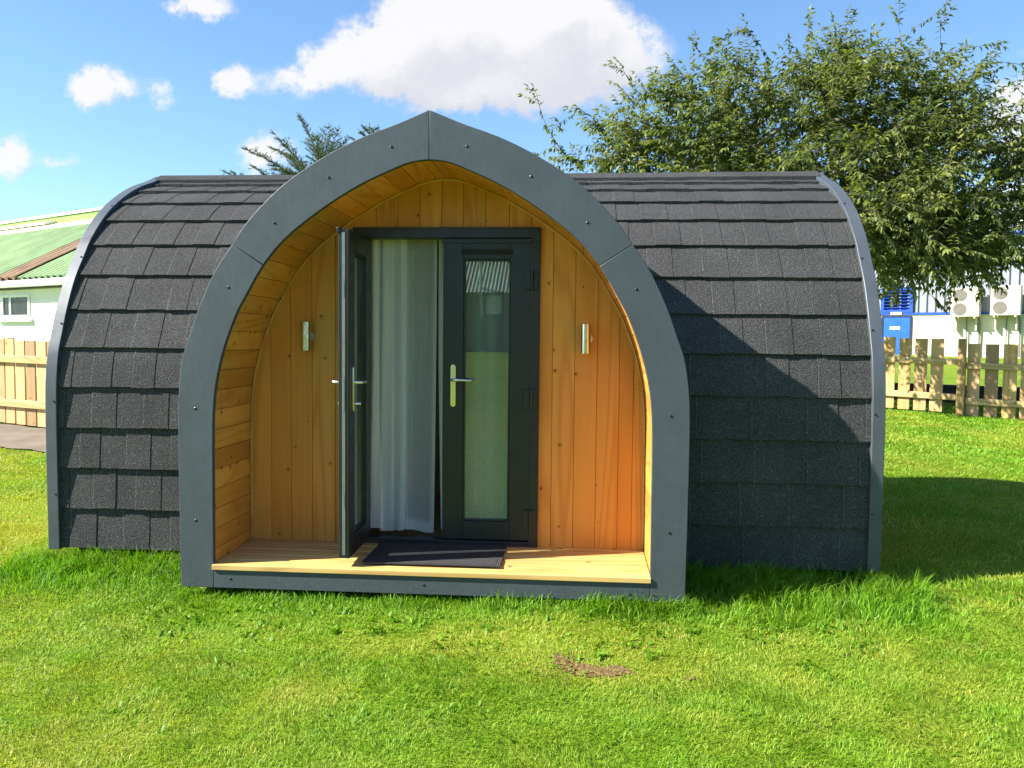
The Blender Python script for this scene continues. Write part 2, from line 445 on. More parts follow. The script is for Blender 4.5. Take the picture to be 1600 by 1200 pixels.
# end trims and end walls
def full_arch(n, off, s_lo):
    pts = [PO.at(s_lo + (PO.len - s_lo) * i / n, off) for i in range(n + 1)]
    pts[-1] = (0, pts[-1][1])
    return [(-u, z) for u, z in pts] + [(u, z) for u, z in pts[-2::-1]]
for sg, xe in ((-1, -L1), (1, L2)):
    o = full_arch(60, 0.004, S0 - 0.005); i_ = full_arch(60, -0.07, S0 - 0.005)
    mb = MB(); n = len(o); x0, x1 = (xe, xe + 0.076) if sg < 0 else (xe - 0.076, xe)
    vs = [(x0, YC + u, z) for u, z in o] + [(x1, YC + u, z) for u, z in o] + [(x0, YC + u, z) for u, z in i_] + [(x1, YC + u, z) for u, z in i_]
    fs = []
    for k in range(n - 1):
        fs += [(k, k + 1, n + k + 1, n + k), (2 * n + k, 3 * n + k, 3 * n + k + 1, 2 * n + k + 1), (k, 2 * n + k, 2 * n + k + 1, k + 1), (n + k, n + k + 1, 3 * n + k + 1, 3 * n + k)]
    fs += [(0, n, 3 * n, 2 * n), (n - 1, 3 * n - 1, 4 * n - 1, 2 * n - 1)]
    mb.add(vs, fs)
    tr = mb.build('end_trim', M_TRIM, cabin, bevel=0.004, smooth=35)
    for zz in (0.45, 1.05, 1.55, 2.0, 2.4):
        u, z = PO.at(PO.s_at_z(zz), 0.006); sb = MB(); sb.tube([(xe - sg * 0.06, YC - u + 0.006, z), (xe - sg * 0.06, YC - u - 0.003, z)], 0.006, 8)
        sb.build('screw', M_SCREW, tr)
    mb = MB(); w = full_arch(40, -0.06, S0)
    mb.prism(w, xe - sg * 0.02, xe - sg * 0.05, lambda u, v, a: (a, YC + u, v))
    mb.build('end_wall', M_WALLWOOD, cabin)
# floor frame below the shingles
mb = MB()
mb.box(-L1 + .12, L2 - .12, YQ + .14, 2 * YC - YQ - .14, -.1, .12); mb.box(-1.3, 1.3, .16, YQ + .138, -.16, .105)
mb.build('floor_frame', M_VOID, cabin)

# gable frame boards
def sect(o0, o1, i0, i1, n, sg, name, y0=0.0, y1=0.036):
    mb = MB(); oo = [PO.at(o0 + (o1 - o0) * k / n) for k in range(n + 1)]; ii = [PI_.at(i0 + (i1 - i0) * k / n) for k in range(n + 1)]
    vs = []
    for y in (y0, y1):
        vs += [(sg * u, y, z) for u, z in oo] + [(sg * u, y, z) for u, z in ii]
    m = n + 1; fs = []
    for k in range(n):
        fs += [(k, k + 1, m + k + 1, m + k), (2 * m + k, 3 * m + k, 3 * m + k + 1, 2 * m + k + 1), (k, 2 * m + k, 2 * m + k + 1, k + 1), (m + k, m + k + 1, 3 * m + k + 1, 3 * m + k)]
    fs += [(0, m, 3 * m, 2 * m), (n, 2 * m + n, 3 * m + n, m + n)]
    mb.add(vs, fs, random.random())
    return mb.build(name, M_BOARD, cabin, bevel=0.003, smooth=35)
def screw(parent, x, z, y=0.0):
    mb = MB(); mb.tube([(x, y + .01, z), (x, y - .001, z), (x, y - .003, z)], [.0080, .0080, .005], 10); return mb.build('screw', M_SCREW, parent)
SJO, SJI = PO.s_at_z(2.0075), PI_.s_at_z(1.889)
e = 0.0012
for sg in (-1, 1):
    lo = sect(0, SJO - e, 0, SJI - e, 40, sg, 'frame_board')
    hi = sect(SJO + e, PO.len - e, SJI + e, PI_.len - e, 24, sg, 'frame_board')
    for x, z in ((1.167, 1.76), (1.371, 1.056), (1.375, .397)): screw(lo, sg * x, z)
    for x, z in ((.214, 2.552), (.575, 2.383), (.892, 2.128)): screw(hi, sg * x, z)
mb = MB(); mb.box(-1.270, 1.270, 0.0, .036, .001, .106); fas = mb.build('fascia_board', M_BOARD, cabin, bevel=.002)
for x, z in ((-1.169, .057), (-.021, .056), (1.159, .04)): screw(fas, x, z)

# porch lining of short boards
R_BACK = 0.60
ZT = 0.150
mb = MB()
s = PI_.s_at_z(0.10); bw = 0.118; rr = random.Random(4)
while s < PI_.len - 0.005:
    s2 = min(s + bw, PI_.len)
    for sg in (-1, 1):
        tn = rr.random(); g = 0.0022
        ps = [PI_.at(s + .0005, .016), PI_.at(s + g, .010), PI_.at((s + s2) / 2, .0101), PI_.at(s2 - g, .010), PI_.at(s2 - .0005, .016)]
        vs = [(sg * u, y, z) for y in (.0365, R_BACK + .02) for u, z in ps]
        mb.add(vs, [(k, k + 1, k + 6, k + 5) for k in range(4)], tn)
    s = s2
mb.build('porch_lining', M_LINING, cabin)
# corner bead where lining meets the back wall
mb = MB(); n = 60; sb0 = PI_.s_at_z(ZT + .002)
def bead(off):
    pts = [PI_.at(sb0 + (PI_.len - sb0) * k / n, off) for k in range(n + 1)]; pts[-1] = (0, pts[-1][1])
    return [(-u, z) for u, z in pts] + [(u, z) for u, z in pts[-2::-1]]
a, b = bead(.006), bead(-.005); m = len(a)
vs = [(u, R_BACK - .009, z) for u, z in b] + [(u, R_BACK - .009, z) for u, z in a] + [(u, R_BACK + .004, z) for u, z in b]
mb.add(vs, [(k, k + 1, m + k + 1, m + k) for k in range(m - 1)] + [(k, 2 * m + k, 2 * m + k + 1, k + 1) for k in range(m - 1)])
mb.build('corner_bead', M_BEAD, cabin)
# back wall of vertical boards around the doorway
DX0, DX1, DZ1 = -0.591, 0.607, 2.178
def zin(x):
    x = min(abs(x), 1.2699); p = PI_.p[::-1]; return float(np.interp(x, p[:, 0], p[:, 1])) + .012
mb = MB(); rr = random.Random(12)
x = -1.282; w = 0.139
seams = [-1.285, -1.141, -1.008, -.867, -.714, -.585, -.446, -.305, -.165, -.025, .114, .256, .406, .547, .688, .829, .970, 1.11, 1.2, 1.285]
for xa, xb in zip(seams[:-1], seams[1:]):
    tn = rr.random()
    pieces = [(xa, xb, ZT - .02)]
    if xb > DX0 + .01 and xa < DX1 - .01:
        pieces = [(max(xa, DX0 + .012), min(xb, DX1 - .012), DZ1 - .012)]
        if xa < DX0 + .012: pieces.append((xa, DX0 + .012, ZT - .02))
        if xb > DX1 - .012: pieces.append((DX1 - .012, xb, ZT - .02))
    for (pa, pb, zb) in pieces:
        if pb - pa < .003: continue
        ea = .0025 if pa == xa else 0; eb = .0025 if pb == xb else 0
        N = 5; xsn = [pa + ea + (pb - pa - ea - eb) * k / N for k in range(N + 1)]
        vs = [(q, R_BACK, zb) for q in xsn] + [(q, R_BACK, max(zin(q), zb + .001)) for q in xsn]
        mb.add(vs, [(k, k + 1, N + 2 + k, N + 1 + k) for k in range(N)], tn)
        # V-groove flanks and floor of the joint
        for xe_, d in ((pa, 1), (pb, -1)):
            if (xe_ == xa and d == 1) or (xe_ == xb and d == -1):
                zt_ = max(zin(xe_), zb + .001)
                mb.add([(xe_, R_BACK + .006, zb), (xe_ + d * .0025, R_BACK, zb), (xe_ + d * .0025, R_BACK, zt_), (xe_, R_BACK + .006, zt_)], [(0, 1, 2, 3)], tn)
mb.build('porch_back_wall', M_WALLWOOD, cabin)

# deck
mb = MB(); rr = random.Random(2)
ys = [-.012, .118, .240, .362, .484, R_BACK + .02]
for i in range(5):
    y0, y1 = ys[i] + (.0025 if i else 0), ys[i + 1] - .0025
    z1 = ZT - .012 + .014 * (i + .5) / 5
    mb.box(-1.277, 1.277, y0, y1, .1075, z1, rr.random())
mb.build('porch_deck', M_DECK, cabin, bevel=.004)

# doorway
mb = MB()
yf0, yf1 = R_BACK - .032, R_BACK + .075
mb.box(DX0, DX0 + .06, yf0, yf1, ZT, DZ1); mb.box(DX1 - .06, DX1, yf0, yf1, ZT, DZ1)
mb.box(DX0 + .06, DX1 - .06, yf0, yf1, DZ1 - .066, DZ1); mb.box(DX0 + .06, DX1 - .06, yf0 + .004, yf1, ZT, ZT + .034)
mb.build('door_frame', M_FRAME, cabin, bevel=.003)

LW, LH, TH = 0.556, 1.905, 0.066     # leaf width, height, thickness
def door_leaf(loc, rz, mirror):
    """leaf in its own frame: x from the hinge, y through its thickness, outside at y = 0"""
    sx = -1 if mirror else 1
    def B(mb, x0, x1, y0, y1, z0, z1): mb.box(min(sx * x0, sx * x1), max(sx * x0, sx * x1), y0, y1, z0, z1)
    mb = MB(); st = .128
    B(mb, 0, st, 0, TH, 0, LH); B(mb, LW - st, LW, 0, TH, 0, LH)
    B(mb, st, LW - st, 0, TH, 0, .118); B(mb, st, LW - st, 0, TH, LH - .118, LH)
    # overlap lip round the leaf
    B(mb, -.006, LW + .006, -.010, .012, LH - .02, LH + .010)
    leaf = mb.build('door', M_FRAME, cabin, bevel=.004, loc=loc, rot=(0, 0, rz))
    g = MB(); B(g, st + .001, LW - st - .001, .030, .036, .119, LH - .119); g.build('glass_pane', M_GLASS, leaf)
    # glazing bead, both faces
    for ya, yb in ((.012, .029), (.037, .054)):
        q = MB(); z0, z1, x0, x1, t = .118, LH - .118, st, LW - st, .012
        B(q, x0 + .0005, x0 + t, ya, yb, z0, z1); B(q, x1 - t, x1 - .0005, ya, yb, z0, z1); B(q, x0 + t, x1 - t, ya, yb, z0 + .0005, z0 + t); B(q, x0 + t, x1 - t, ya, yb, z1 - t, z1 - .0005)
        q.build('glazing_bead', M_FRAME, leaf, bevel=.002)
    # trickle vent over the glass
    q = MB(); B(q, st - .012, LW - st + .012, -.013, -.0005, LH - .088, LH - .076); B(q, st - .012, LW - st + .012, -.009, -.0005, LH - .074, LH - .056)
    q.build('vent_cover', M_BLACK, leaf, bevel=.002)
    # handle plates with levers, inside and outside
    for yy, d in ((0, -1), (TH, 1)):
        hx = LW - .066; q = MB()
        n = 10; pl = []
        for k in range(n + 1): w = PI * k / n; pl.append((.0165 * math.cos(w), .119 + .0165 * math.sin(w)))
        for k in range(n + 1): w = PI + PI * k / n; pl.append((.0165 * math.cos(w), -.119 + .0165 * math.sin(w)))
        q.prism(pl, yy + d * .0005, yy + d * .010, lambda u, v, a: (sx * hx + u, a, .987 + v))
        hd = q.build('handle_plate', M_STEEL, leaf, bevel=.002, smooth=40)
        q = MB(); z = 1.025
        q.tube([(sx * hx, yy + d * .011, z), (sx * hx, yy + d * .045, z), (sx * (hx - .012), yy + d * .055, z), (sx * (hx - .06), yy + d * .057, z), (sx * (hx - .125), yy + d * .052, z - .003)], [.011, .010, .010, .009, .008], 12)
        q.build('lever', M_STEEL, hd, smooth=50)
        q = MB(); q.tube([(sx * hx, yy + d * .011, .90), (sx * hx, yy + d * (.018 if d < 0 else .05), .90)], .009, 12); q.build('lock_cylinder', M_STEEL, hd, smooth=50)
    # lock strip on the closing edge
    q = MB(); B(q, LW + .0005, LW + .003, .022, .040, .02, LH - .02)
    for z0, z1 in ((.30, .38), (.86, 1.06), (1.52, 1.60)): B(q, LW + .003, LW + .0045, .026, .036, z0, z1)
    q.build('lock_strip', M_LOCK, leaf)
    q = MB(); B(q, LW + .0005, LW + .004, .050, .058, .0, LH); q.build('door_seal', M_BLACK, leaf)
    return leaf
right_leaf = door_leaf((DX1 - .058, R_BACK - .030, ZT + .042), 0, True)
left_leaf = door_leaf((DX0 + .050, R_BACK - .026, ZT + .042), math.radians(-88.5), False)
# hinges on the right leaf
for z in (ZT + .18, ZT + .95, ZT + 1.70):
    q = MB(); hx = DX1 - .064
    q.box(hx - .030, hx + .004, R_BACK - .048, R_BACK - .0405, z - .06, z + .06); q.tube([(hx + .014, R_BACK - .046, z - .065), (hx + .014, R_BACK - .046, z + .065)], .011, 12); q.box(hx + .024, hx + .05, R_BACK - .044, R_BACK - .0325, z - .06, z + .06)
    q.build('hinge', M_FRAME, cabin, bevel=.002)
for z in (ZT + .18, ZT + .95, ZT + 1.70):
    q = MB(); q.tube([(DX0 + .030, R_BACK - .048, z - .06), (DX0 + .030, R_BACK - .048, z + .06)], .012, 12); q.box(DX0 + .012, DX0 + .046, R_BACK - .040, R_BACK - .0325, z - .055, z + .055); q.build('hinge', M_FRAME, cabin, bevel=.002)
# meeting edge seal of the closed leaf
q = MB(); q.box(DX1 - .058 - LW - .0085, DX1 - .058 - LW - .0065, R_BACK - .028, R_BACK - .018, ZT + .32, ZT + 1.72); q.build('door_seal', M_SEAL, cabin)

# room behind the doors
mb = MB(); x0, x1, y0, y1, z0, z1 = -.98, .98, R_BACK + .078, 2.4, ZT, 2.165
mb.add([(x0, y0, z0), (x1, y0, z0), (x1, y1, z0), (x0, y1, z0), (x0, y0, z1), (x1, y0, z1), (x1, y1, z1), (x0, y1, z1)],
       [(0, 1, 2, 3), (4, 7, 6, 5), (1, 5, 6, 2), (3, 2, 6, 7), (0, 3, 7, 4)])
yb = R_BACK + .078
mb.add([(x0, yb, z0), (DX0 + .01, yb, z0), (DX0 + .01, yb, z1), (x0, yb, z1)], [(0, 1, 2, 3)]); mb.add([(DX1 - .01, yb, z0), (x1, yb, z0), (x1, yb, z1), (DX1 - .01, yb, z1)], [(0, 1, 2, 3)])
mb.build('room_lining', M_INNER, cabin)

# curtains: one per side, hanging behind the doorway
def curtain(name, x0, x1, zb, folds, label, seed, nf=4.0, slit=0.0):
    nx, nz = 170, 40; r = random.Random(seed); V = []; 
    ztop = 2.14; ph = [r.uniform(0, 6.28) for _ in range(4)]
    T = []
    for j in range(nz + 1):
        v = j / nz
        for i in range(nx + 1):
            u = i / nx; x = x0 + (x1 - x0) * u
            z = ztop + (zb(u) - ztop) * v
            amp = folds(u) * (0.75 + 0.5 * v)
            wob = (0.10 * math.sin(2.4 * v + ph[0]) + .05 * math.sin(5 * v + 9 * u)) * v
            y = .735 + amp * (.038 * math.sin(2 * PI * (u * nf + wob) + ph[1]) + .012 * math.sin(2 * PI * (u * nf * 2.3 - wob) + ph[2])) + .02 * v * math.sin(2 * PI * u * 2 + ph[3])
            x += amp * .026 * math.cos(2 * PI * (u * nf + wob) + ph[1]) + slit * (u if x1 < 0 else (1 - u)) * (v ** 2) * (-1 if x1 < 0 else 1)
            V.append((x, y, z)); T.append(1.0 if v > .965 else (0.8 if u < .03 or u > .955 else 1.1 * folds(u) ** 2))
    V = np.array(V); idx = np.arange((nx + 1) * (nz + 1)).reshape(nz + 1, nx + 1)
    Q = np.stack([idx[:-1, :-1], idx[:-1, 1:], idx[1:, 1:], idx[1:, :-1]], -1).reshape(-1, 4)
    o = np_mesh(name, V, quads=Q, attrs={'tone': np.array(T)}, mat=M_CURTAIN, smooth=True)
    return tag(o, label, 'curtain')
curtain('curtain', -.50, -.075, lambda u: .205 - .022 * math.sin(9 * u) * u + (.02 if u < .1 else 0), lambda u: 1.0 if u < .52 else max(.07, 1 - (u - .52) * 8), 'white sheer curtain hanging in folds in the open half of the doorway', 3, nf=5.2, slit=.012)
curtain('curtain', -.062, .55, lambda u: .215, lambda u: .25 if u < .2 else .55, 'pale sheer curtain hanging behind the closed glazed door', 9, slit=.02)

# doormat
mb = MB(); mx0, mx1, my0, my1 = -.405, .412, .075, .565
zmat = ZT + .0035
mb.box(mx0, mx1, my0, my1, zmat, zmat + .006)
mb.box(mx0 + .028, mx1 - .028, my0 + .028, my1 - .028, zmat + .0058, zmat + .0075)
def mat_rubber():
    m, nt, out = material('ribbed_mat'); c = nt.coord()
    sp = nt.node('ShaderNodeSeparateXYZ'); nt.l.new(c, sp.inputs[0])
    rib = nt.maprange(nt.math('SINE', nt.math('MULTIPLY', sp.outputs[0], 2 * PI / .013)), -.4, .6, 0, 1, True)
    crs = nt.maprange(nt.math('SINE', nt.math('MULTIPLY', sp.outputs[1], 2 * PI / .05)), -.95, -.7, 0, 1, True)
    f = nt.math('MULTIPLY', nt.math('MULTIPLY', rib, crs), nt.maprange(nt.noise(c, 30, 4, .7), .3, .7, .6, 1.1))
    b = principled(nt, out, Base_Color=nt.mix(f, (.018, .018, .021), (.085, .085, .09)), Roughness=.85)
    b.inputs['Specular IOR Level'].default_value = .2
    return m
mat_o = mb.build('doormat', mat_rubber(), None, bevel=.0015)
tag(mat_o, 'black ribbed rectangular doormat lying on the porch deck before the doors', 'doormat')

# wall lights
def wall_light(x, label):
    root = empty('wall_light', (x, R_BACK - .002, 1.483), 0, label, 'wall light', 'steel wall lights beside the doors')
    q = MB(); q.tube([(.012, 0, 0), (.012, -.012, 0)], .032, 24); q.build('mount', M_STEEL, root, smooth=50)
    q = MB(); q.tube([(.006, -.012, 0), (0, -.05, 0)], .010, 10); q.build('arm', M_BLACK, root)
    q = MB(); n = 28
    vs, fs = [], []
    for r_, z_ in ((.026, -.084), (.033, -.0905), (.033, .0905), (.026, .084)):
        for k in range(n): vs.append((r_ * math.cos(2 * PI * k / n), -.075 + r_ * math.sin(2 * PI * k / n), z_))
    for a_ in range(3):
        for k in range(n): fs.append((a_ * n + k, a_ * n + (k + 1) % n, (a_ + 1) * n + (k + 1) % n, (a_ + 1) * n + k))
    q.add(vs, fs); q.build('lamp_shade', M_STEEL, root, smooth=40)
    for zz in (-.080, .080):
        q = MB(); q.tube([(0, -.075, zz - .004), (0, -.075, zz + .004)], .0255, 20); q.build('lens', M_SEAL, root)
wall_light(-.884, 'steel cylinder wall light on the shaded boards beside the open door')
wall_light(.895, 'steel cylinder wall light on the bright boards beside the closed door')

# ------------------------------------------------------------------ ground
def ground_mat():
    m, nt, out = material('lawn_soil')
    c = nt.coord()
    n1 = nt.noise(c, .55, 4, .6); n2 = nt.noise(c, 40, 4, .7); n3 = nt.noise(c, 3.0, 3)
    col = nt.ramp(n1, [(.3, (.10, .20, .012)), (.5, (.17, .27, .018)), (.7, (.25, .30, .03))])
    col = nt.mix(nt.maprange(n2, .35, .65, 0, .6), col, (.05, .085, .010))
    col = nt.mix(nt.maprange(n3, .55, .75, 0, .35), col, (.21, .19, .06))
    b = principled(nt, out, Base_Color=col, Roughness=.95); b.inputs['Specular IOR Level'].default_value = .1
    nt.set(b.inputs['Normal'], nt.bump(n2, .8, .03))
    return m
def axis(fine_lo, fine_hi, step, far):
    a = list(np.arange(fine_lo, fine_hi + 1e-6, step)); s = step
    while a[-1] < far: s *= 1.35; a.append(a[-1] + s)
    s = step
    while a[0] > -far: s *= 1.35; a.insert(0, a[0] - s)
    return np.array(a)
AX, AY = axis(-9, 9, .12, 600), axis(-6, 12, .12, 600)
GX, GY = np.meshgrid(AX, AY); GZ = gz(GX, GY)
idx = np.arange(GX.size).reshape(GX.shape)
Q = np.stack([idx[:-1, :-1], idx[:-1, 1:], idx[1:, 1:], idx[1:, :-1]], -1).reshape(-1, 4)
ground = np_mesh('ground', np.stack([GX, GY, GZ], -1).reshape(-1, 3), quads=Q, mat=ground_mat(), smooth=True)
ground['kind'] = 'structure'

# path by the left fence: a strip following the fence line
FL0 = Vector((-6.05, 5.72)); FLD = Vector((math.cos(math.radians(-22.5)), math.sin(math.radians(-22.5))))
def strip_sheet(name, P, D, n_off0, n_off1, s0, s1, lift, mat):
    N = Vector((-D.y, D.x)); V = []
    ns, nn = 60, 8
    for i in range(ns + 1):
        for j in range(nn + 1):
            p = P + D * (s0 + (s1 - s0) * i / ns) + N * (n_off0 + (n_off1 - n_off0) * j / nn + (.03 * math.sin(i * 1.7) if j in (0, nn) else 0))
            V.append((p.x, p.y, gnd(p.x, p.y) + lift))
    idx = np.arange((ns + 1) * (nn + 1)).reshape(ns + 1, nn + 1)
    Q = np.stack([idx[:-1, :-1], idx[:-1, 1:], idx[1:, 1:], idx[1:, :-1]], -1).reshape(-1, 4)
    o = np_mesh(name, np.array(V), quads=Q, mat=mat, smooth=True); o['kind'] = 'structure'; return o
M_PATH = plain('path_asphalt', (.165, .135, .105), .9, 0, .2, 3, bump=.5, bscale=90, spec=.15)
strip_sheet('path', FL0, FLD, -1.12, -.02, -7, 3.2, .02, M_PATH)

# bare earth worn into the lawn
def soil_mat():
    m, nt, out = material('bare_earth'); c = nt.coord()
    n = nt.noise(c, 38, 5, .7)
    col = nt.ramp(n, [(.3, (.085, .055, .022)), (.5, (.20, .135, .058)), (.7, (.36, .265, .125))])
    b = principled(nt, out, Base_Color=col, Roughness=1.0); b.inputs['Specular IOR Level'].default_value = .05
    nt.set(b.inputs['Normal'], nt.bump(n, 1.0, .03)); return m
SOIL = [(.84, -.78, .085, .055), (.79, -.71, .045, .045), (.95, -.83, .11, .055), (1.05, -.80, .065, .04), (1.385, -.86, .028, .016)]
mb = MB(); N = 40
for (cx, cy, rx, ry) in SOIL:
    ring = []
    for k in range(N):
        w = 2 * PI * k / N; q = 1 + .22 * math.sin(3 * w + cx * 9) + .12 * math.sin(7 * w + 1) + .12 * math.sin(13 * w + cy * 30)
        ring.append((cx + rx * q * math.cos(w), cy + ry * q * math.sin(w)))
    zz = .003 + .0008 * SOIL.index((cx, cy, rx, ry))
    mb.add([(cx, cy, gnd(cx, cy) + zz + .001)] + [(x, y, gnd(x, y) + zz) for x, y in ring], [(0, 1 + k, 1 + (k + 1) % N) for k in range(N)])
rs = random.Random(8)
for _ in range(260):                                   # crumbs lying on and around the worn spot
    cx, cy, rx, ry = rs.choice(SOIL[:4]); x, y = cx + rs.gauss(0, rx * .75), cy + rs.gauss(0, ry * .8); q = rs.uniform(.002, .007); z = gnd(x, y) + .004
    mb.add([(x + q * math.cos(k * 1.256 + x * 50) * rs.uniform(.7, 1.2), y + q * math.sin(k * 1.256 + x * 50) * rs.uniform(.7, 1.2), z) for k in range(5)] + [(x, y, z + q * rs.uniform(.6, 1.1))], [(k, (k + 1) % 5, 5) for k in range(5)])
o = mb.build('bare_soil', soil_mat(), None); o['kind'] = 'structure'

# ------------------------------------------------------------------ grass
def in_cabin(X, Y, pad=0.0):
    a = (np.abs(X) < 1.42 + pad) & (Y > .10 - pad) & (Y < 1.8)
    b = (X > -L1 + .12 - pad) & (X < L2 - .12 + pad) & (Y > YQ + .10 - pad) & (Y < 2 * YC - YQ - .05 + pad)
    return a | b
CAM = np.array([.8465, -4.7467])
def scatter(d0, d1, dens):
    area = 1.2 * (d1 ** 2 - d0 ** 2); n = int(area * dens)
    d = np.sqrt(rng.random(n) * (d1 ** 2 - d0 ** 2) + d0 ** 2); t = (rng.random(n) * 2 - 1) * 1.2; kk = (np.abs(t) < .72) | (rng.random(n) < .45); d, t = d[kk], t[kk]
    ax = t * d; X = CAM[0] + ax * .997 - d * .0772; Y = CAM[1] + ax * .0772 + d * .997
    return X, Y, d
Xs, Ys, Hs, Ws, Ts, Ls, Bs = [], [], [], [], [], [], []
def lushness(X, Y):
    # thick lush growth along the cabin's foot, thinner straw coloured turf in worn places
    near = np.maximum(1 - np.maximum(np.abs(X) - 1.5, 0) * 0 - np.clip(np.abs(Y + .12) - .12, 0, 9) / .35, 0)
    l = .5 * fbm(X, Y, .75, 5) + .3 * fbm(X, Y, 2.6, 6) + .2 * fbm(X, Y, 9.0, 8)
    l = .5 + (l - .5) * 1.25
    l = l - .30 * np.exp(-(((X - .05) / .55) ** 2 + ((Y + .62) / .20) ** 2)) - .20 * np.exp(-(((X + .35) / .35) ** 2 + ((Y + 1.15) / .22) ** 2))
    l = l - .40 * np.exp(-(((X - .92) / .26) ** 2 + ((Y + .78) / .13) ** 2))
    l = l - .32 * np.exp(-(((X - .72) / .22) ** 2 + ((Y + .52) / .16) ** 2)) - .28 * np.exp(-(((X + 3.6) / .9) ** 2 + ((Y - 1.5) / .9) ** 2))
    return l
for d0, d1, dens, ws in ((2.5, 4.1, 21000, .0030), (4.1, 6.2, 10000, .0040), (6.2, 9.5, 3600, .0068), (9.5, 15.5, 1500, .0115)):
    X, Y, d = scatter(d0, d1, dens)
    keep = ~in_cabin(X, Y)
    # path and bare soil stay bare
    px = (X - FL0.x) * (-FLD.y) + (Y - FL0.y) * FLD.x; sd = (X - FL0.x) * FLD.x + (Y - FL0.y) * FLD.y
    keep &= ~((px > -1.1) & (px < 0.05) & (sd < 3.2) & (sd > -7))
    for (cx, cy, rx, ry) in SOIL:
        q = ((X - cx) / rx) ** 2 + ((Y - cy) / ry) ** 2
        keep &= (q > .45 + 1.3 * rng.random(len(X)) ** 1.5) | (rng.random(len(X)) < .12)
    lush0 = lushness(X, Y); tuft = fbm(X, Y, 6.5, 41)
    keep &= rng.random(len(X)) < np.clip(.35 + 1.6 * lush0, .3, 1)
    X, Y, d = X[keep], Y[keep], d[keep]; lush = lush0[keep]; tuft = tuft[keep]; n = len(X)
    h = (.013 + .022 * rng.random(n) ** 1.7) * (.62 + .75 * tuft) * (.75 + .6 * lush) * (1 + .03 * d)
    Xs.append(X); Ys.append(Y); Hs.append(h); Ws.append(ws * (.7 + .6 * rng.random(n))); Ts.append(rng.random(n)); Ls.append(lush); Bs.append(.35 + .75 * rng.random(n))
# long uncut fringe along the foot of the cabin
def fringe(n, x0, x1, yf, spread, hmin, hmax, w=.0045):
    X = x0 + (x1 - x0) * rng.random(n); Y = yf - np.abs(rng.normal(0, spread, n)) + .05 * rng.random(n)
    clump = fbm(X, Y, 5.0, 21)
    k = ~in_cabin(X, Y) & (rng.random(n) < .25 + 1.2 * clump); X, Y, clump = X[k], Y[k], clump[k]; n = len(X)
    fall = np.exp(-((yf - Y) / (spread * 1.3)) ** 2)
    h = (hmin + (hmax - hmin) * rng.random(n) ** 1.6) * (.35 + .65 * fall) * (.5 + .9 * clump)
    Xs.append(X); Ys.append(Y); Hs.append(h); Ws.append(w * (.7 + .6 * rng.random(n))); Ts.append(rng.random(n) * .8); Ls.append(.62 + .25 * clump); Bs.append(.25 + .8 * rng.random(n))
fringe(9000, -2.75, -1.43, YQ + .03, .30, .07, .17)
fringe(7000, -1.48, 1.5, .02, .16, .035, .085)
fringe(900, .25, 1.5, .0, .08, .06, .15)
fringe(1200, .9, 1.6, .0, .10, .08, .17)
fringe(12000, 1.42, 2.9, YQ + .03, .34, .08, .21)
fringe(2500, 2.65, 4.0, .50, .35, .04, .09)
fringe(1800, 1.45, 2.0, .34, .12, .14, .27)
# rosettes of broad leaved weeds and clover in the turf before the step
for _ in range(70):
    cx, cy = rng.uniform(-1.5, 2.4), -.08 - abs(rng.normal(0, .30)); m = int(rng.integers(5, 14)); rr_ = rng.uniform(.015, .05)
    if in_cabin(np.array([cx]), np.array([cy]))[0]: continue
    Xs.append(cx + rng.normal(0, rr_, m)); Ys.append(cy + rng.normal(0, rr_, m)); Hs.append(rng.uniform(.03, .065, m)); Ws.append(rng.uniform(.012, .022, m)); Ts.append(rng.random(m) * .45); Ls.append(np.full(m, .8)); Bs.append(rng.uniform(.8, 1.4, m))
# broad leaved weeds between the blades
n = 2600
X = rng.uniform(-1.6, 2.6, n); Y = rng.uniform(-1.6, .02, n); k = (fbm(X, Y, 2.3, 31) > .56) & ~in_cabin(X, Y); X, Y = X[k], Y[k]; n = len(X)
Xs.append(X); Ys.append(Y); Hs.append(rng.uniform(.022, .05, n)); Ws.append(rng.uniform(.008, .015, n)); Ts.append(rng.random(n) * .5); Ls.append(np.full(n, .8)); Bs.append(rng.uniform(.7, 1.3, n))
X, Y, H, W, T, L, B = [np.concatenate(a) for a in (Xs, Ys, Hs, Ws, Ts, Ls, Bs)]
n = len(X); Z = gz(X, Y) - .004
az = rng.random(n) * 2 * PI; dirx, diry = np.cos(az), np.sin(az)
lean = B + .0
la = fbm(X, Y, 3.0, 51) * 4 * PI + rng.normal(0, 1.1, n)
lx, ly = np.cos(la), np.sin(la)
V = np.zeros((n, 5, 3))
def put(i, hw, hh, ll):
    V[:, i, 0] = X + dirx * W * hw + lx * H * ll; V[:, i, 1] = Y + diry * W * hw + ly * H * ll; V[:, i, 2] = Z + H * hh
put(0, -.5, 0, 0 * lean); put(1, .5, 0, 0 * lean)
put(2, -.42, .62 - .12 * lean, .30 * lean); put(3, .42, .62 - .12 * lean, .30 * lean); put(4, 0, 1 - .38 * lean, .85 * lean)
base = (np.arange(n) * 5)[:, None]
quads = base + np.array([[0, 1, 3, 2]]); tris = base + np.array([[2, 3, 4]])
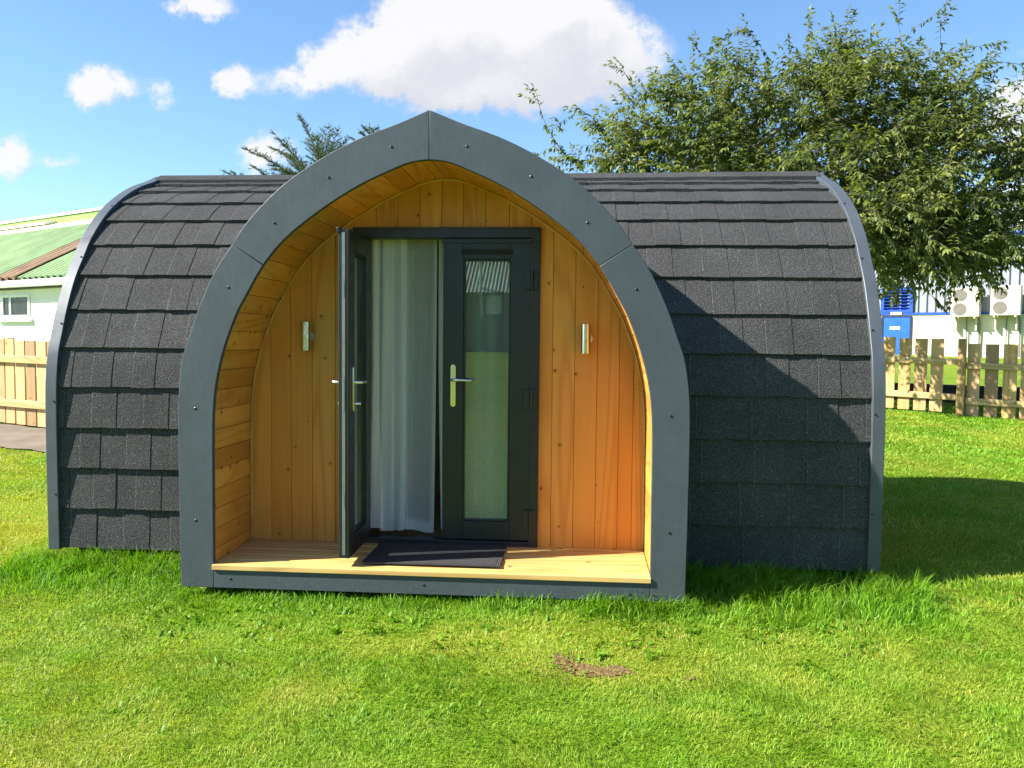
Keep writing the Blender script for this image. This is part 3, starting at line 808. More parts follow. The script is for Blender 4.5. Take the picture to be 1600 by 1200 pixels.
def grass_mat():
    m, nt, out = material('grass_blades')
    t = nt.attr('tone'); l = nt.attr('lush')
    lush = nt.ramp(t, [(0, (.085, .20, .008)), (.5, (.155, .32, .014)), (1, (.25, .42, .03))])
    dry = nt.ramp(t, [(0, (.21, .28, .016)), (.6, (.33, .37, .03)), (.88, (.44, .40, .08)), (1, (.55, .44, .17))])
    col = nt.mix(nt.maprange(l, .30, .66, 1, 0, True), lush, dry)
    b = nt.node('ShaderNodeBsdfPrincipled'); nt.set(b.inputs['Base Color'], col); b.inputs['Roughness'].default_value = .5; b.inputs['Specular IOR Level'].default_value = .25
    tl = nt.node('ShaderNodeBsdfTranslucent'); nt.set(tl.inputs[0], nt.vmath('MULTIPLY', col, (1.25, 1.35, .7)))
    mx = nt.node('ShaderNodeMixShader'); mx.inputs[0].default_value = .38
    nt.l.new(b.outputs[0], mx.inputs[1]); nt.l.new(tl.outputs[0], mx.inputs[2]); nt.l.new(mx.outputs[0], out.inputs[0]); return m
grass = np_mesh('grass', V.reshape(-1, 3), tris=tris, quads=quads, attrs={'tone': np.repeat(T, 5), 'lush': np.repeat(L, 5)}, mat=grass_mat())
tag(grass, 'short green lawn grass with a longer uncut fringe along the pod', 'grass', kind='stuff')

# ------------------------------------------------------------------ fences
def fence(loc, rz, label, specs, posts, pitch, pw, ph, r1, r2, seed, gap_low=.03):
    """local x along the fence, front face towards -y; pickets stand behind the rails"""
    root = empty('picket_fence', loc, rz, label, 'fence')
    r = random.Random(seed); c, s_ = math.cos(rz), math.sin(rz)
    def gl(x, y=0): return gnd(loc[0] + c * x - s_ * y, loc[1] + s_ * x + c * y) - loc[2]
    for (x0, x1, dy, dz) in specs:
        for zr in (r1, r2):
            q = MB(); za, zb = gl(x0) + zr + dz, gl(x1) + zr + dz
            q.add([(x0, dy - .045, za), (x1, dy - .045, zb), (x1, dy - .002, zb), (x0, dy - .002, za), (x0, dy - .045, za + .10), (x1, dy - .045, zb + .10), (x1, dy - .002, zb + .10), (x0, dy - .002, za + .10)],
                  [(0, 3, 2, 1), (4, 5, 6, 7), (0, 1, 5, 4), (2, 3, 7, 6), (0, 4, 7, 3), (1, 2, 6, 5)], r.random())
            q.build('rail', M_RAIL, root, bevel=.006)
        x = x0 + .01
        while x + pw < x1 + .02:
            q = MB(); zb = gl(x) + gap_low + dz; w = pw + r.uniform(-.008, .008); t = r.uniform(-.008, .008)
            q.box(x, x + w, dy, dy + .022, zb, gl(x) + ph + dz + t, r.random()); q.build('picket', M_PICKET, root, bevel=.003)
            x += pitch + r.uniform(-.006, .006)
    for x, dy in posts:
        q = MB(); z = gl(x); q.box(x - .055, x + .055, dy - .05, dy + .06, z - .1, z + ph + .02, r.random()); q.build('post', M_PICKET, root, bevel=.006)
    return root
zz = gnd(-6.05, 5.72)
fence((-6.05, 5.72, zz), math.radians(-22.5), 'pale close-boarded picket fence by the paved path before the white building', [(-5.0, 2.1, 0, 0)], [(-3.2, .08), (-.9, .08), (1.4, .08)], .218, .186, 1.16, .27, .86, 1)
zz = gnd(6.91, 9.11)
fence((6.91, 9.11, zz), math.radians(-33.8), 'weathered open picket fence with a square post under the leafy tree', [(-4.6, -.06, 0, 0), (.06, 4.4, .03, -.05)], [(-2.5, .08), (0, -.02), (2.6, .08)], .243, .182, 1.20, .24, .80, 2)

# low timber edging behind the open fence
M_SLEEPER = plain('dark_sleeper', (.05, .045, .04), .9, 0, .3, 3)
cx, cy = 6.91 + 1.0, 9.11 + 1.5
q = MB(); q.box(-6, 6, 0, .16, -.15, .27); q.box(-6.01, 6.01, -.01, .17, .2705, .33)
o = q.build('timber_edging', M_SLEEPER, None, bevel=.01, loc=(cx, cy, gnd(cx, cy)), rot=(0, 0, math.radians(-33.8)))
tag(o, 'low dark timber edging on the grass behind the open picket fence', 'edging')

# ------------------------------------------------------------------ buildings
def corrugated(mb, x0, x1, fn, pitch, amp, tone=0.5, seg=4, shape='sine'):
    """sheet whose ribs run along the second direction; fn(x, h, t) -> point, t in 0..1"""
    n = max(2, int((x1 - x0) / pitch * seg)); vs = []
    for t in (0, 1):
        for i in range(n + 1):
            x = x0 + (x1 - x0) * i / n; ph = (x / pitch) % 1.0
            h = amp * (0.5 + 0.5 * math.sin(2 * PI * ph)) if shape == 'sine' else (amp if ph < .3 else 0.0)
            vs.append(fn(x, h, t))
    mb.add(vs, [(i, i + 1, n + 2 + i, n + 1 + i) for i in range(n)], tone)

M_WHITE = plain('white_render', (.80, .79, .76), .85, 0, .05, 2, spec=.2)
M_GREENROOF = plain('green_sheet', (.175, .27, .115), .6, 0, .2, 1.2)
M_PALEGREEN = plain('weathered_flashing', (.60, .62, .42), .7, 0, .25, 2.5)
M_BROWNSHEET = plain('rusty_sheet', (.19, .115, .06), .7, 0, .3, 3)
M_LIME = plain('lime_fascia', (.22, .38, .07), .55, 0, .1, 1)
M_GREYP = plain('grey_panel', (.17, .17, .15), .7, 0, .2, 2)
M_UPVC = plain('white_upvc', (.78, .78, .76), .4, 0, .04, 3)
M_DARKGLASS = plain('dark_window', (.02, .024, .026), .25, 0, .1, 2, spec=.3)

zg = gnd(-11.47, 13.44)
lb = empty('white_building', (-11.47, 13.44, zg), math.radians(-30), 'white walled building with a green ribbed roof and one small window', 'building')
EV = 2.59 - zg; PT = math.radians(28.5); SL = 4.15; X0, X1 = -30.0, 4.0
q = MB(); q.box(X0 + .3, X1 - .3, .30, 7.0, -.3, EV - .06); 
q.prism([(.30, EV - .06), (7.0, EV - .06), (3.65, EV + 1.75)], X0 + .3, X1 - .3, lambda u, v, a: (a, u, v)); wl = q.build('wall', M_WHITE, lb)
q = MB(); q.box(X0, X1, -.05, .08, EV - .02, EV + .13); q.box(X0, X1, .0805, .2995, EV + .0, EV + .04); q.build('gutter', M_WHITE, lb, bevel=.02)
def roof_pt(x, h, t, a=0.0, b=1.0):
    d = (a + (b - a) * t) * SL; return (x, .0 + d * math.cos(PT) - h * math.sin(PT), EV + .125 + d * math.sin(PT) + h * math.cos(PT))
BX0, BX1 = -1.75, -.55
q = MB(); corrugated(q, X0, BX0, roof_pt, .26, .085, .4, 6); corrugated(q, BX1, X1, roof_pt, .26, .085, .6, 6); q.build('roof', M_GREENROOF, lb, smooth=60)
q = MB(); corrugated(q, BX0 + .002, BX1 - .002, lambda x, h, t: roof_pt(x, h + .012, t), .32, .10, .5, 6); q.build('roof_sheet', M_BROWNSHEET, lb, smooth=60)
q = MB(); a_ = roof_pt(0, .075, 0, .915); b_ = roof_pt(0, .09, 1)
q.add([(X0, a_[1], a_[2]), (X1, a_[1], a_[2]), (X1, b_[1], b_[2]), (X0, b_[1], b_[2]), (X0, b_[1] + .3, b_[2] - .02), (X1, b_[1] + .3, b_[2] - .02)], [(0, 1, 2, 3), (3, 2, 5, 4)]); q.build('ridge_flashing', M_PALEGREEN, lb)
ry, rz_ = b_[1], b_[2]
q = MB()
x = X0
while x < X1: q.box(x, x + .11, ry + .30, ry + .36, rz_ - .02, rz_ + .10); x += .19
q.build('ridge_comb', M_PALEGREEN, lb)
X1 = 1.0
q = MB(); q.box(X0, X1, ry + .42, ry + 5, rz_ - .6, rz_ + .08); q.build('roof_void', M_GREYP, lb)
q = MB(); q.box(X0, X1, ry + .5, ry + .56, rz_ + .081, rz_ + .36); q.build('fascia', M_LIME, lb)
q = MB(); q.add([(X0, ry + .46, rz_ + .361), (X1, ry + .46, rz_ + .361), (X1, ry + .46, rz_ + .42), (X0, ry + .46, rz_ + .42), (X0, ry + 1.5, rz_ + .72), (X1, ry + 1.5, rz_ + .72), (X1, ry + 5, rz_ + .4), (X0, ry + 5, rz_ + .4)], [(0, 1, 2, 3), (3, 2, 5, 4), (4, 5, 6, 7)]); q.build('upper_roof', M_WHITE, lb)
# open skylight flap
hx = -6.9
q = MB(); Mr = Matrix.Translation((hx - 2.6, ry + .15, rz_ + .08)) @ Matrix.Rotation(math.radians(14), 4, 'X')
q.box(0, 2.75, 0, 1.3, 0, .07, .5, Mr); q.box(-2.9, -.04, 0, 1.3, 0, .07, .5, Mr); sk = q.build('skylight', M_UPVC, lb, bevel=.01)
# window
wx0, wx1, wz0, wz1 = -1.98, -.60, EV - .72, EV - .17
q = MB(); q.box(wx0, wx0 + .12, .262, .2995, wz0, wz1); q.box(wx1 - .07, wx1, .262, .2995, wz0, wz1); q.box(wx0 + .12, wx1 - .07, .262, .2995, wz0, wz0 + .07); q.box(wx0 + .12, wx1 - .07, .262, .2995, wz1 - .06, wz1); q.box(wx0 + .42, wx0 + .50, .264, .2995, wz0 + .07, wz1 - .06)
wn = q.build('window', M_UPVC, lb, bevel=.006)
q = MB(); q.box(wx0 + .12, wx0 + .42, .285, .299, wz0 + .07, wz1 - .06); q.box(wx0 + .5, wx1 - .07, .285, .299, wz0 + .07, wz1 - .06); q.build('pane', M_DARKGLASS, wn)
q = MB(); q.box(wx0 - .1, wx1 + .1, .20, .2995, wz0 - .09, wz0 - .001); q.build('sill', M_UPVC, wn, bevel=.01)

# industrial unit on the right
M_CLAD = plain('grey_cladding', (.30, .31, .335), .45, .3, .06, 1)
M_CREAM = plain('cream_render', (.62, .58, .44), .85, 0, .05, 1.5, spec=.2)
M_BLUE = plain('blue_trim', (.015, .07, .42), .4, 0, .06, 2)
M_BLUE2 = plain('blue_door_paint', (.012, .10, .50), .45, 0, .06, 2)
M_SILVER = plain('silver_sheet', (.60, .61, .62), .4, .25, .08, 1)
M_SIGN = plain('white_sign', (.80, .82, .84), .4, 0, .03, 2)
zg = gnd(16.38, 26.79)
rb = empty('industrial_unit', (16.38, 26.79, zg), math.radians(-34), 'grey ribbed industrial unit with blue trim over a cream lower wall', 'building')
EV = 5.23 - zg; ZB = 2.62 - zg; X0, X1 = -16.0, 9.0
q = MB(); corrugated(q, X0, X1, lambda x, h, t: (x, .12 - h, ZB + (EV - ZB) * t), .30, .06, .5, 20, 'trap'); q.build('cladding', M_CLAD, rb)
q = MB(); q.box(X0, X1, .02, .5, -.3, ZB - .06); q.build('lower_wall', M_CREAM, rb)
q = MB(); q.box(X0, X1, -.02, .14, ZB - .059, ZB + .03); q.build('drip_trim', M_BLUE, rb)
q = MB(); q.box(X0, X1, -.16, .02, EV - .02, EV + .26); q.build('eaves_gutter', M_BLUE, rb, bevel=.02)
PR = math.radians(12)
q = MB(); corrugated(q, X0, X1, lambda x, h, t: (x, -.1 + 7.5 * t * math.cos(PR) - h * math.sin(PR), EV + .27 + 7.5 * t * math.sin(PR) + h * math.cos(PR)), .33, .07, .5, 20, 'trap'); q.build('roof', M_SILVER, rb)
q = MB(); q.box(X0 + .01, X1 - .01, .2, 14, ZB, EV); q.build('core_wall', M_CLAD, rb)
# louvre and door
dx = -3.95
q = MB(); q.box(dx - .58, dx - .46, -.03, .10, ZB + .04, ZB + 1.0); q.box(dx + .46, dx + .58, -.03, .10, ZB + .04, ZB + 1.0); q.box(dx - .46, dx + .46, -.03, .10, ZB + .04, ZB + .14); q.box(dx - .46, dx + .46, -.03, .10, ZB + .90, ZB + 1.0)
lv = q.build('louvre_frame', M_BLUE, rb)
q = MB()
for k in range(6):
    Mr = Matrix.Translation((dx, .03, ZB + .20 + k * .122)) @ Matrix.Rotation(math.radians(-38), 4, 'X'); q.box(-.455, .455, -.06, .06, -.008, .008, .5, Mr)
q.build('louvre_blades', M_BLUE, lv)
q = MB(); q.box(dx - .46, dx + .46, .085, .095, ZB + .14, ZB + .90); q.build('louvre_back', M_VOID, lv)
q = MB(); q.box(dx - .20, dx + .20, -.05, -.021, ZB - .05, ZB + .05); q.build('notice', M_SIGN, rb)
q = MB(); q.box(dx - .46, dx + .50, -.02, .019, -.25, ZB - .14); dr = q.build('door', M_BLUE2, rb, bevel=.01)
q = MB(); q.box(dx - .54, dx - .4605, -.035, .019, -.25, ZB - .10); q.box(dx + .5005, dx + .56, -.035, .019, -.25, ZB - .10); q.box(dx - .46, dx + .50, -.035, .019, ZB - .1395, ZB - .10); q.build('door_frame', plain('navy_frame', (.01, .018, .07), .5), rb)
q = MB(); q.box(dx - .22, dx + .14, -.027, -.0205, ZB - .62, ZB - .50); q.build('door_sign', M_SIGN, dr)

def condenser(x, z, label):
    c, s_ = math.cos(math.radians(-34)), math.sin(math.radians(-34))
    lx, ly = x, -.17
    root = empty('air_conditioner', (16.38 + c * lx - s_ * ly, 26.79 + s_ * lx + c * ly, zg + z), math.radians(-34), label, 'air conditioner', 'outdoor air conditioning units on the wall')
    q = MB(); q.box(-.47, .47, -.36, 0, 0, 1.05); q.build('casing', plain('cream_casing', (.50, .46, .37), .5, 0, .05, 3), root, bevel=.02)
    for zf in (.27, .78):
        q = MB(); 
        for rr_ in (.05, .10, .15, .20):
            n = 24
            for k in range(n):
                a0, a1 = 2 * PI * k / n, 2 * PI * (k + 1) / n
                q.add([(-.16 + r_ * math.cos(a), -.37, zf + r_ * math.sin(a)) for r_ in (rr_, rr_ + .012) for a in (a0, a1)], [(0, 1, 3, 2)])
        g = q.build('fan_grille', plain('grille_grey', (.13, .12, .10), .5), root)
        q = MB(); q.tube([(-.16, -.3605, zf), (-.16, -.365, zf)], .225, 28); q.build('fan_opening', plain('fan_shadow', (.17, .155, .13), .7), g)
    for xx in (-.36, .30):
        q = MB(); q.box(xx, xx + .05, -.40, .15, -.06, -.001); q.box(xx, xx + .05, -.05, .15, -.5, -.061); q.build('bracket', M_CREAM, root)
    q = MB(); q.tube([(.40, -.02, .0), (.42, .10, -.2), (.42, .10, -1.5)], .035, 8); q.tube([(.02, -.02, .0), (.0, .10, -.15), (.0, .10, -1.2)], .025, 8); q.build('pipe', M_GREYP, root)
condenser(-1.50, 2.46 - zg, 'cream twin-fan air conditioner nearer the blue louvre on the ribbed wall')
condenser(-.22, 2.50 - zg, 'cream twin-fan air conditioner farther from the blue louvre, near the right edge')

# shed across the lawn behind the viewer (seen in the door glass)
M_SHEDWALL = plain('shed_wall', (.16, .17, .17), .7, 0, .1, 1)
M_SHEDROOF = plain('shed_roof', (.34, .40, .36), .5, .2, .1, 1)
zg2 = gnd(-1.5, -23)
sh = empty('workshop_shed', (-1.5, -23, zg2), 0, 'long low grey shed with a ribbed roof reflected in the door glass', 'shed')
q = MB(); q.box(-14, 14, -8, 0, -.3, 2.0); q.build('wall', M_SHEDWALL, sh)
q = MB(); corrugated(q, -14.3, 14.3, lambda x, h, t: (x, .4 - 8.5 * t * .5, 1.95 + 2.6 * t + h), .13, .035, .5, 6); q.build('roof', M_SHEDROOF, sh)
q = MB(); q.box(-.80, -.28, .001, .06, 1.24, 1.87); w_ = q.build('window', M_UPVC, sh); 
q = MB(); q.box(-.72, -.36, .061, .07, 1.31, 1.80); q.build('pane', M_UPVC, w_)
q = MB(); q.tube([(-.99, .35, 4.2), (-.97, .14, 1.9), (-.95, .12, 1.2)], .05, 8); q.build('downpipe', M_UPVC, sh)

# ------------------------------------------------------------------ leafy tree
R3 = np.random.default_rng(5)
def P3(px, py, d):
    r = Vector((.99693, .07768, .0095)); u = Vector((-.01355, .05169, .99857)); f = Vector((-.07708, .99564, -.05258))
    v = f + r * ((px - 800) / 1318.46) - u * ((py - 600) / 1318.46)
    return Vector((.8465, -4.7467, 1.4747)) + v * d

class Skeleton:
    def __init__(self, root, top, r0, r1):
        self.nodes = [np.array(root)]; self.par = [-1]
        n = 5
        for k in range(1, n + 1):
            t = k / n; self.nodes.append(np.array(root) * (1 - t) + np.array(top) * t + np.array([.05 * math.sin(3 * t), .04 * math.sin(5 * t), 0])); self.par.append(k - 1)
        self.base = n
    def grow(self, target, step=.22, sag=0.0, first=None):
        N = np.array(self.nodes); tgt = np.array(target)
        d = np.linalg.norm(N - tgt, axis=1) + .35 * np.maximum(N[:, 2] - tgt[2], 0)
        lo = first if first is not None else self.base - 1
        d[:lo] = 1e9
        i = int(np.argmin(d)); p = N[i]; L = np.linalg.norm(tgt - p)
        if L < step * .6: return i
        m = max(2, int(L / step)); 
        pd = N[i] - N[self.par[i]] if self.par[i] >= 0 else np.array([0, 0, 1.0]); pd = pd / (np.linalg.norm(pd) + 1e-9)
        c = p + pd * L * .35
        last = i
        for k in range(1, m + 1):
            t = k / m; q = (1 - t) ** 2 * p + 2 * t * (1 - t) * c + t * t * tgt + R3.normal(0, .012, 3); q[2] -= sag * t * (1 - t)
            self.nodes.append(q); self.par.append(last); last = len(self.nodes) - 1
        return last
    def radii(self, tip, power=2.3, rmax=.16):
        n = len(self.nodes); w = np.zeros(n); kids = np.zeros(n, int)
        for i in range(n - 1, 0, -1):
            if kids[i] == 0: w[i] = tip ** power
            w[self.par[i]] += w[i]; kids[self.par[i]] += 1
        return np.minimum(w ** (1 / power), rmax)
    def mesh(self, mb, r, n=5):
        ch = {}
        for i, p in enumerate(self.par): ch.setdefault(p, []).append(i)
        done = set()
        def chain(start):
            pts, rad = [], []
            p = self.par[start]
            if p >= 0: pts.append(self.nodes[p]); rad.append(min(r[p], r[start] * 1.25))
            i = start
            while True:
                pts.append(self.nodes[i]); rad.append(r[i]); k = ch.get(i, [])
                if not k: break
                k = sorted(k, key=lambda j: -r[j]); 
                for o in k[1:]: stack.append(o)
                i = k[0]
            return pts, rad
        stack = [0]
        while stack:
            s = stack.pop(); pts, rad = chain(s)
            if len(pts) > 1: mb.tube(pts, rad, 9 if rad[0] > .05 else n, R3.random(), cap=False)

D = 12.5
tx, ty = 4.75, 9.5; tz = gnd(tx, ty)
tree = empty('leafy_tree', (tx, ty, tz), 0, 'large broad leafy green tree with drooping leaves rising behind the pod', 'tree')
org = np.array([tx, ty, tz])
sk = Skeleton((tx, ty, tz - .1), (tx - .1, ty, tz + 1.7), .16, .12)
DZ = 1.0
lobes = [  # px, py, depth, rx(px), ry(px), rz(m)
    (1050, 215, 14.6, 140, 80, 1.1), (1180, 165, 14.5, 150, 85, 1.2), (1330, 150, 14.2, 130, 85, 1.5), (1460, 190, 13.6, 120, 95, 1.5),
    (1250, 260, 14.2, 180, 90, 1.5), (1430, 300, 13.3, 150, 95, 1.7), (1450, 380, 13.2, 110, 55, 1.4), (1545, 330, 13.4, 85, 110, 1.3), (1550, 395, 13.4, 70, 28, 1.0),
    (950, 255, 14.5, 70, 34, .7), (1110, 255, 14.4, 150, 40, .9), (1330, 350, 13.7, 140, 90, 1.5), (1640, 240, 13.4, 70, 120, 1.2)]
wts = np.array([a[3] * a[4] * a[5] for a in lobes]); wts /= wts.sum()
tips = []
for _ in range(820):
    l = lobes[R3.choice(len(lobes), p=wts)]
    v = R3.normal(0, 1, 3); v /= np.linalg.norm(v); rad = R3.random() ** .42
    tips.append(np.array(P3(l[0] + v[0] * rad * l[3], l[1] + v[2] * rad * l[4], l[2] + v[1] * rad * l[5])))
tips.sort(key=lambda q: np.linalg.norm(q - (org + [0, 0, 2.0])))
for px, py in ((1120, 250), (1220, 200), (1330, 190), (1430, 260), (1480, 360), (1180, 300), (1400, 370)):
    sk.grow(np.array(P3(px, py, 14.0 + R3.normal(0, .5))), .3)
ends = [sk.grow(q, .2) for q in tips]
# long sprays that stick out of the crown
sprays = [((960, 230), (842, 165)), ((985, 250), (845, 240)), ((1000, 245), (870, 195)), ((1030, 190), (978, 112)), ((1110, 150), (1090, 80)), ((1080, 160), (1035, 128)), ((1200, 110), (1172, 52)), ((1290, 100), (1262, 45)), ((1370, 105), (1405, 40)), ((1440, 120), (1472, 12)), ((1440, 130), (1468, 48)), ((1470, 160), (1528, 72)), ((1520, 180), (1592, 100)), ((1530, 220), (1590, 140)), ((1560, 330), (1596, 318)), ((1380, 390), (1362, 440)), ((1440, 420), (1455, 462)), ((1500, 410), (1530, 440)), ((930, 265), (862, 262)), ((1330, 90), (1320, 42)), ((1140, 130), (1130, 62)), ((1560, 390), (1600, 400)), ((1010, 215), (915, 175)), ((1560, 250), (1610, 215))]
for a, b in sprays:
    dd = (14.4 if b[0] < 1250 else 13.5) + R3.normal(0, .25); sk.grow(np.array(P3(*a, dd)), .2); ends.append(sk.grow(np.array(P3(*b, dd)), .12))
rad = sk.radii(.0042)
mbk = MB(); sk.mesh(mbk, rad)
LV, LT = [], []
def add_leaf(p, d, nrm, ln, w, tone, fold=.25, curl=.25):
    d = d / (np.linalg.norm(d) + 1e-9); s = np.cross(d, nrm); s /= (np.linalg.norm(s) + 1e-9); n2 = np.cross(s, d)
    a = p; m1 = p + d * ln * .42 - n2 * ln * curl * .08; tip = p + d * ln - n2 * ln * curl * .5
    e1 = p + d * ln * .38 + s * w * .5 + n2 * w * fold; e2 = p + d * ln * .38 - s * w * .5 + n2 * w * fold
    LV.append((a, e1, m1, tip, e2)); LT.append(tone)
twig_mb = mbk
ctr = np.array(P3(1290, 270, 14.0))
nodes = np.array(sk.nodes)
for ei, i in enumerate(ends):
    p = nodes[i]; back = p - nodes[sk.par[i]]; back /= (np.linalg.norm(back) + 1e-9)
    out = (p - ctr); out /= (np.linalg.norm(out) + 1e-9)
    spray = ei >= len(tips)
    nt_ = 3 if spray else int(R3.integers(6, 10))
    ctone = np.clip(R3.normal(.5, .18), 0, 1)
    starts = [(p, back)]
    # leaves along the last reach of the branch as well
    j = i
    chain = []
    for _ in range(7 if spray else 4):
        if sk.par[j] < 0: break
        chain.append((nodes[j], nodes[sk.par[j]])); j = sk.par[j]
    for (q1, q0) in chain:
        for k in range(4):
            t = R3.random(); d = R3.normal(0, 1, 3); d[2] -= .9
            add_leaf(q0 * (1 - t) + q1 * t, d, R3.normal(0, .5, 3) + [0, -.2, 1], R3.uniform(.08, .12), R3.uniform(.034, .048), np.clip(ctone + R3.normal(0, .2), 0, 1))
    for k in range(nt_):
        d = out * .35 + back * (.9 if spray else .4) + R3.normal(0, .55 if not spray else .3, 3) + [0, 0, .25]; d /= np.linalg.norm(d)
        L_ = R3.uniform(.3, .62) * (.6 if spray else 1); m = max(4, int(L_ / .07)); pts = [p]; q = p.copy(); dd = d.copy()
        for s in range(m):
            dd = dd + np.array([0, 0, -.07]) + R3.normal(0, .08, 3); dd /= np.linalg.norm(dd); q = q + dd * (L_ / m); pts.append(q.copy())
            side = np.cross(dd, [0, 0, 1.0]); side /= (np.linalg.norm(side) + 1e-9)
            for sd in (1, -1):
                if R3.random() < .14: continue
                ld = side * sd * R3.uniform(.5, 1.0) + dd * R3.uniform(.3, .9) + np.array([0, 0, -R3.uniform(.1, .9)])
                add_leaf(q, ld, np.array([0, 0, 1.0]) + R3.normal(0, .4, 3), R3.uniform(.08, .125), R3.uniform(.034, .049), np.clip(ctone + R3.normal(0, .2), 0, 1))
        add_leaf(q, dd + [0, 0, -.3], np.array([0, 0, 1.0]) + R3.normal(0, .3, 3), .12, .045, np.clip(ctone + .2, 0, 1))
        twig_mb.tube(pts, [.004 * (1 - .7 * a / m) for a in range(m + 1)], 4, R3.random(), cap=False)
M_BARK = plain('bark', (.13, .11, .085), .85, 0, .3, 6, bump=.6, bscale=40)
M_LEAF = leaf_mat('tree_leaf', (.055, .085, .018), (.13, .16, .036), (.25, .26, .07), .34, .5, .3)
mbk.v = [tuple(np.array(v) - org) for v in mbk.v]
mbk.build('trunk', M_BARK, tree, smooth=60)
LVa = np.array(LV) - org; n = len(LVa)
b5 = (np.arange(n) * 5)[:, None]
np_mesh('crown', LVa.reshape(-1, 3), tris=np.concatenate([b5 + np.array([[0, 1, 2]]), b5 + np.array([[1, 3, 2]]), b5 + np.array([[0, 2, 4]]), b5 + np.array([[2, 3, 4]])]), attrs={'tone': np.repeat(np.array(LT), 5)}, mat=M_LEAF, parent=tree)

# ------------------------------------------------------------------ conifers
M_NEEDLE = leaf_mat('conifer_needle', (.045, .075, .032), (.095, .135, .055), (.16, .20, .09), .25, .5, .3)
def conifer(base, top, branches, label, seed, spread=1.0, extra=22):
    r = np.random.default_rng(seed); base = np.array(base); top = np.array(top)
    root = empty('conifer_tree', tuple(base), 0, label, 'conifer tree', None)
    wood_mb = MB(); NV, NT_ = [], []
    H = top[2] - base[2]
    wood_mb.tube([base - base + [0, 0, -.1], (top - base) * .5, top - base], [.16, .09, .012], 8, cap=False)
    def needle_twig(p, d, L_):
        d = d / np.linalg.norm(d); m = max(3, int(L_ / .045))
        pts = [p + d * L_ * k / m for k in range(m + 1)]
        wood_mb.tube(pts, [.005, *[.003] * m], 3, cap=False)
        for k in range(m + 1):
            for _ in range(7):
                v = d * .7 + r.normal(0, .55, 3); v /= np.linalg.norm(v); s = np.cross(v, r.normal(0, 1, 3)); s /= np.linalg.norm(s)
                a = pts[k]; ln = r.uniform(.03, .06); w = .010
                NV.append((a - s * w * .5, a + s * w * .5, a + v * ln)); NT_.append(r.random())
    def fan(p, d, L_):
        needle_twig(p, d, L_); d = d / np.linalg.norm(d)
        for k in range(int(L_ / .075)):
            sd = np.cross(d, [0, 0, 1.0]) * (1 if k % 2 else -1)
            needle_twig(p + d * L_ * (.15 + .8 * k * .075 / L_), d * .9 + sd * .8 + r.normal(0, .15, 3), min(.16, .45 * L_))
    def branch(a, b):
        a, b = np.array(a) - base, np.array(b) - base; L_ = np.linalg.norm(b - a); m = max(6, int(L_ / .11)); ax = (b - a) / L_
        droop = np.array([0, 0, .10 * L_])
        pts = [a + (b - a) * t + droop * (4 * t * (1 - t)) * .5 + r.normal(0, .008, 3) for t in np.linspace(0, 1, m + 1)]
        wood_mb.tube(pts, list(np.linspace(.022, .005, m + 1)), 5, cap=False)
        side = np.cross(ax, [0, 0, 1.0]); side /= (np.linalg.norm(side) + 1e-9)
        for k in range(1, m + 1):
            t = k / m
            for sd in (1, -1):
                if r.random() < .12: continue
                ll = (.42 * (1 - t) + .14) * r.uniform(.6, 1.1) * spread * min(1, t * 4 + .3)
                fan(pts[k], ax * r.uniform(.5, .9) + side * sd * r.uniform(.5, 1) + np.array([0, 0, r.uniform(-.25, .35)]), ll)
            if r.random() < .5: needle_twig(pts[k], ax * .8 + np.array([0, 0, -.5]) + r.normal(0, .25, 3), .12)
        needle_twig(pts[-1], ax, .12)
    for a, b in branches: branch(a, b)
    for k in range(extra):
        t = r.uniform(.15, .86); az = r.uniform(0, 2 * PI); p = base + (top - base) * t; ll = (1 - t) * 3.4 + .5
        branch(p, p + np.array([math.cos(az), math.sin(az), r.uniform(.1, .45)]) * ll)
    wood_mb.build('trunk', M_BARK, root, smooth=60)
    V_ = np.array(NV).reshape(-1, 3); np_mesh('crown', V_, tris=np.arange(len(V_)).reshape(-1, 3), attrs={'tone': np.repeat(np.array(NT_), 3)}, mat=M_NEEDLE, parent=root)
bp = P3(500, 560, 20); bp = (bp.x, bp.y, gnd(bp.x, bp.y)); tp = P3(496, 215, 20)
def br(a, b, d=20.0, dj=.5): return (tuple(P3(*a, d)), tuple(P3(*b, d + dj)))
conifer(bp, tuple(tp), [br((505, 262), (468, 184), dj=-.3), br((500, 250), (512, 200), dj=.2), br((505, 270), (528, 206), dj=-.4), br((500, 300), (430, 211), dj=-.6), br((505, 310), (384, 234), dj=-.8), br((500, 285), (426, 232), dj=.5), br((480, 330), (398, 262), dj=-1.0), br((480, 340), (354, 270), dj=-.5), br((505, 290), (530, 232), dj=-.7), br((500, 320), (452, 246), dj=-1.2), br((500, 300), (500, 232), dj=-1.0), br((490, 330), (440, 262), dj=.4), br((515, 300), (545, 240), dj=.2), br((510, 280), (540, 220), dj=-.2), br((505, 270), (490, 214), dj=-.8), br((505, 280), (520, 225), dj=.6)], 'dark conifer with sparse sweeping branches above the roof, left of the arch', 3, extra=14)
bp = P3(590, 560, 24); bp = (bp.x, bp.y, gnd(bp.x, bp.y)); tp = P3(577, 192, 24)
conifer(bp, tuple(tp), [br((578, 212), (570, 200), 24, .1), br((579, 215), (588, 200), 24, -.2), br((580, 226), (564, 208), 24, -.2), br((580, 226), (596, 210), 24, .2), br((582, 240), (548, 216), 24, -.4), br((582, 240), (604, 218), 24, .3)], 'thin conifer tip just showing over the curve of the grey arch', 4, spread=.6, extra=12)

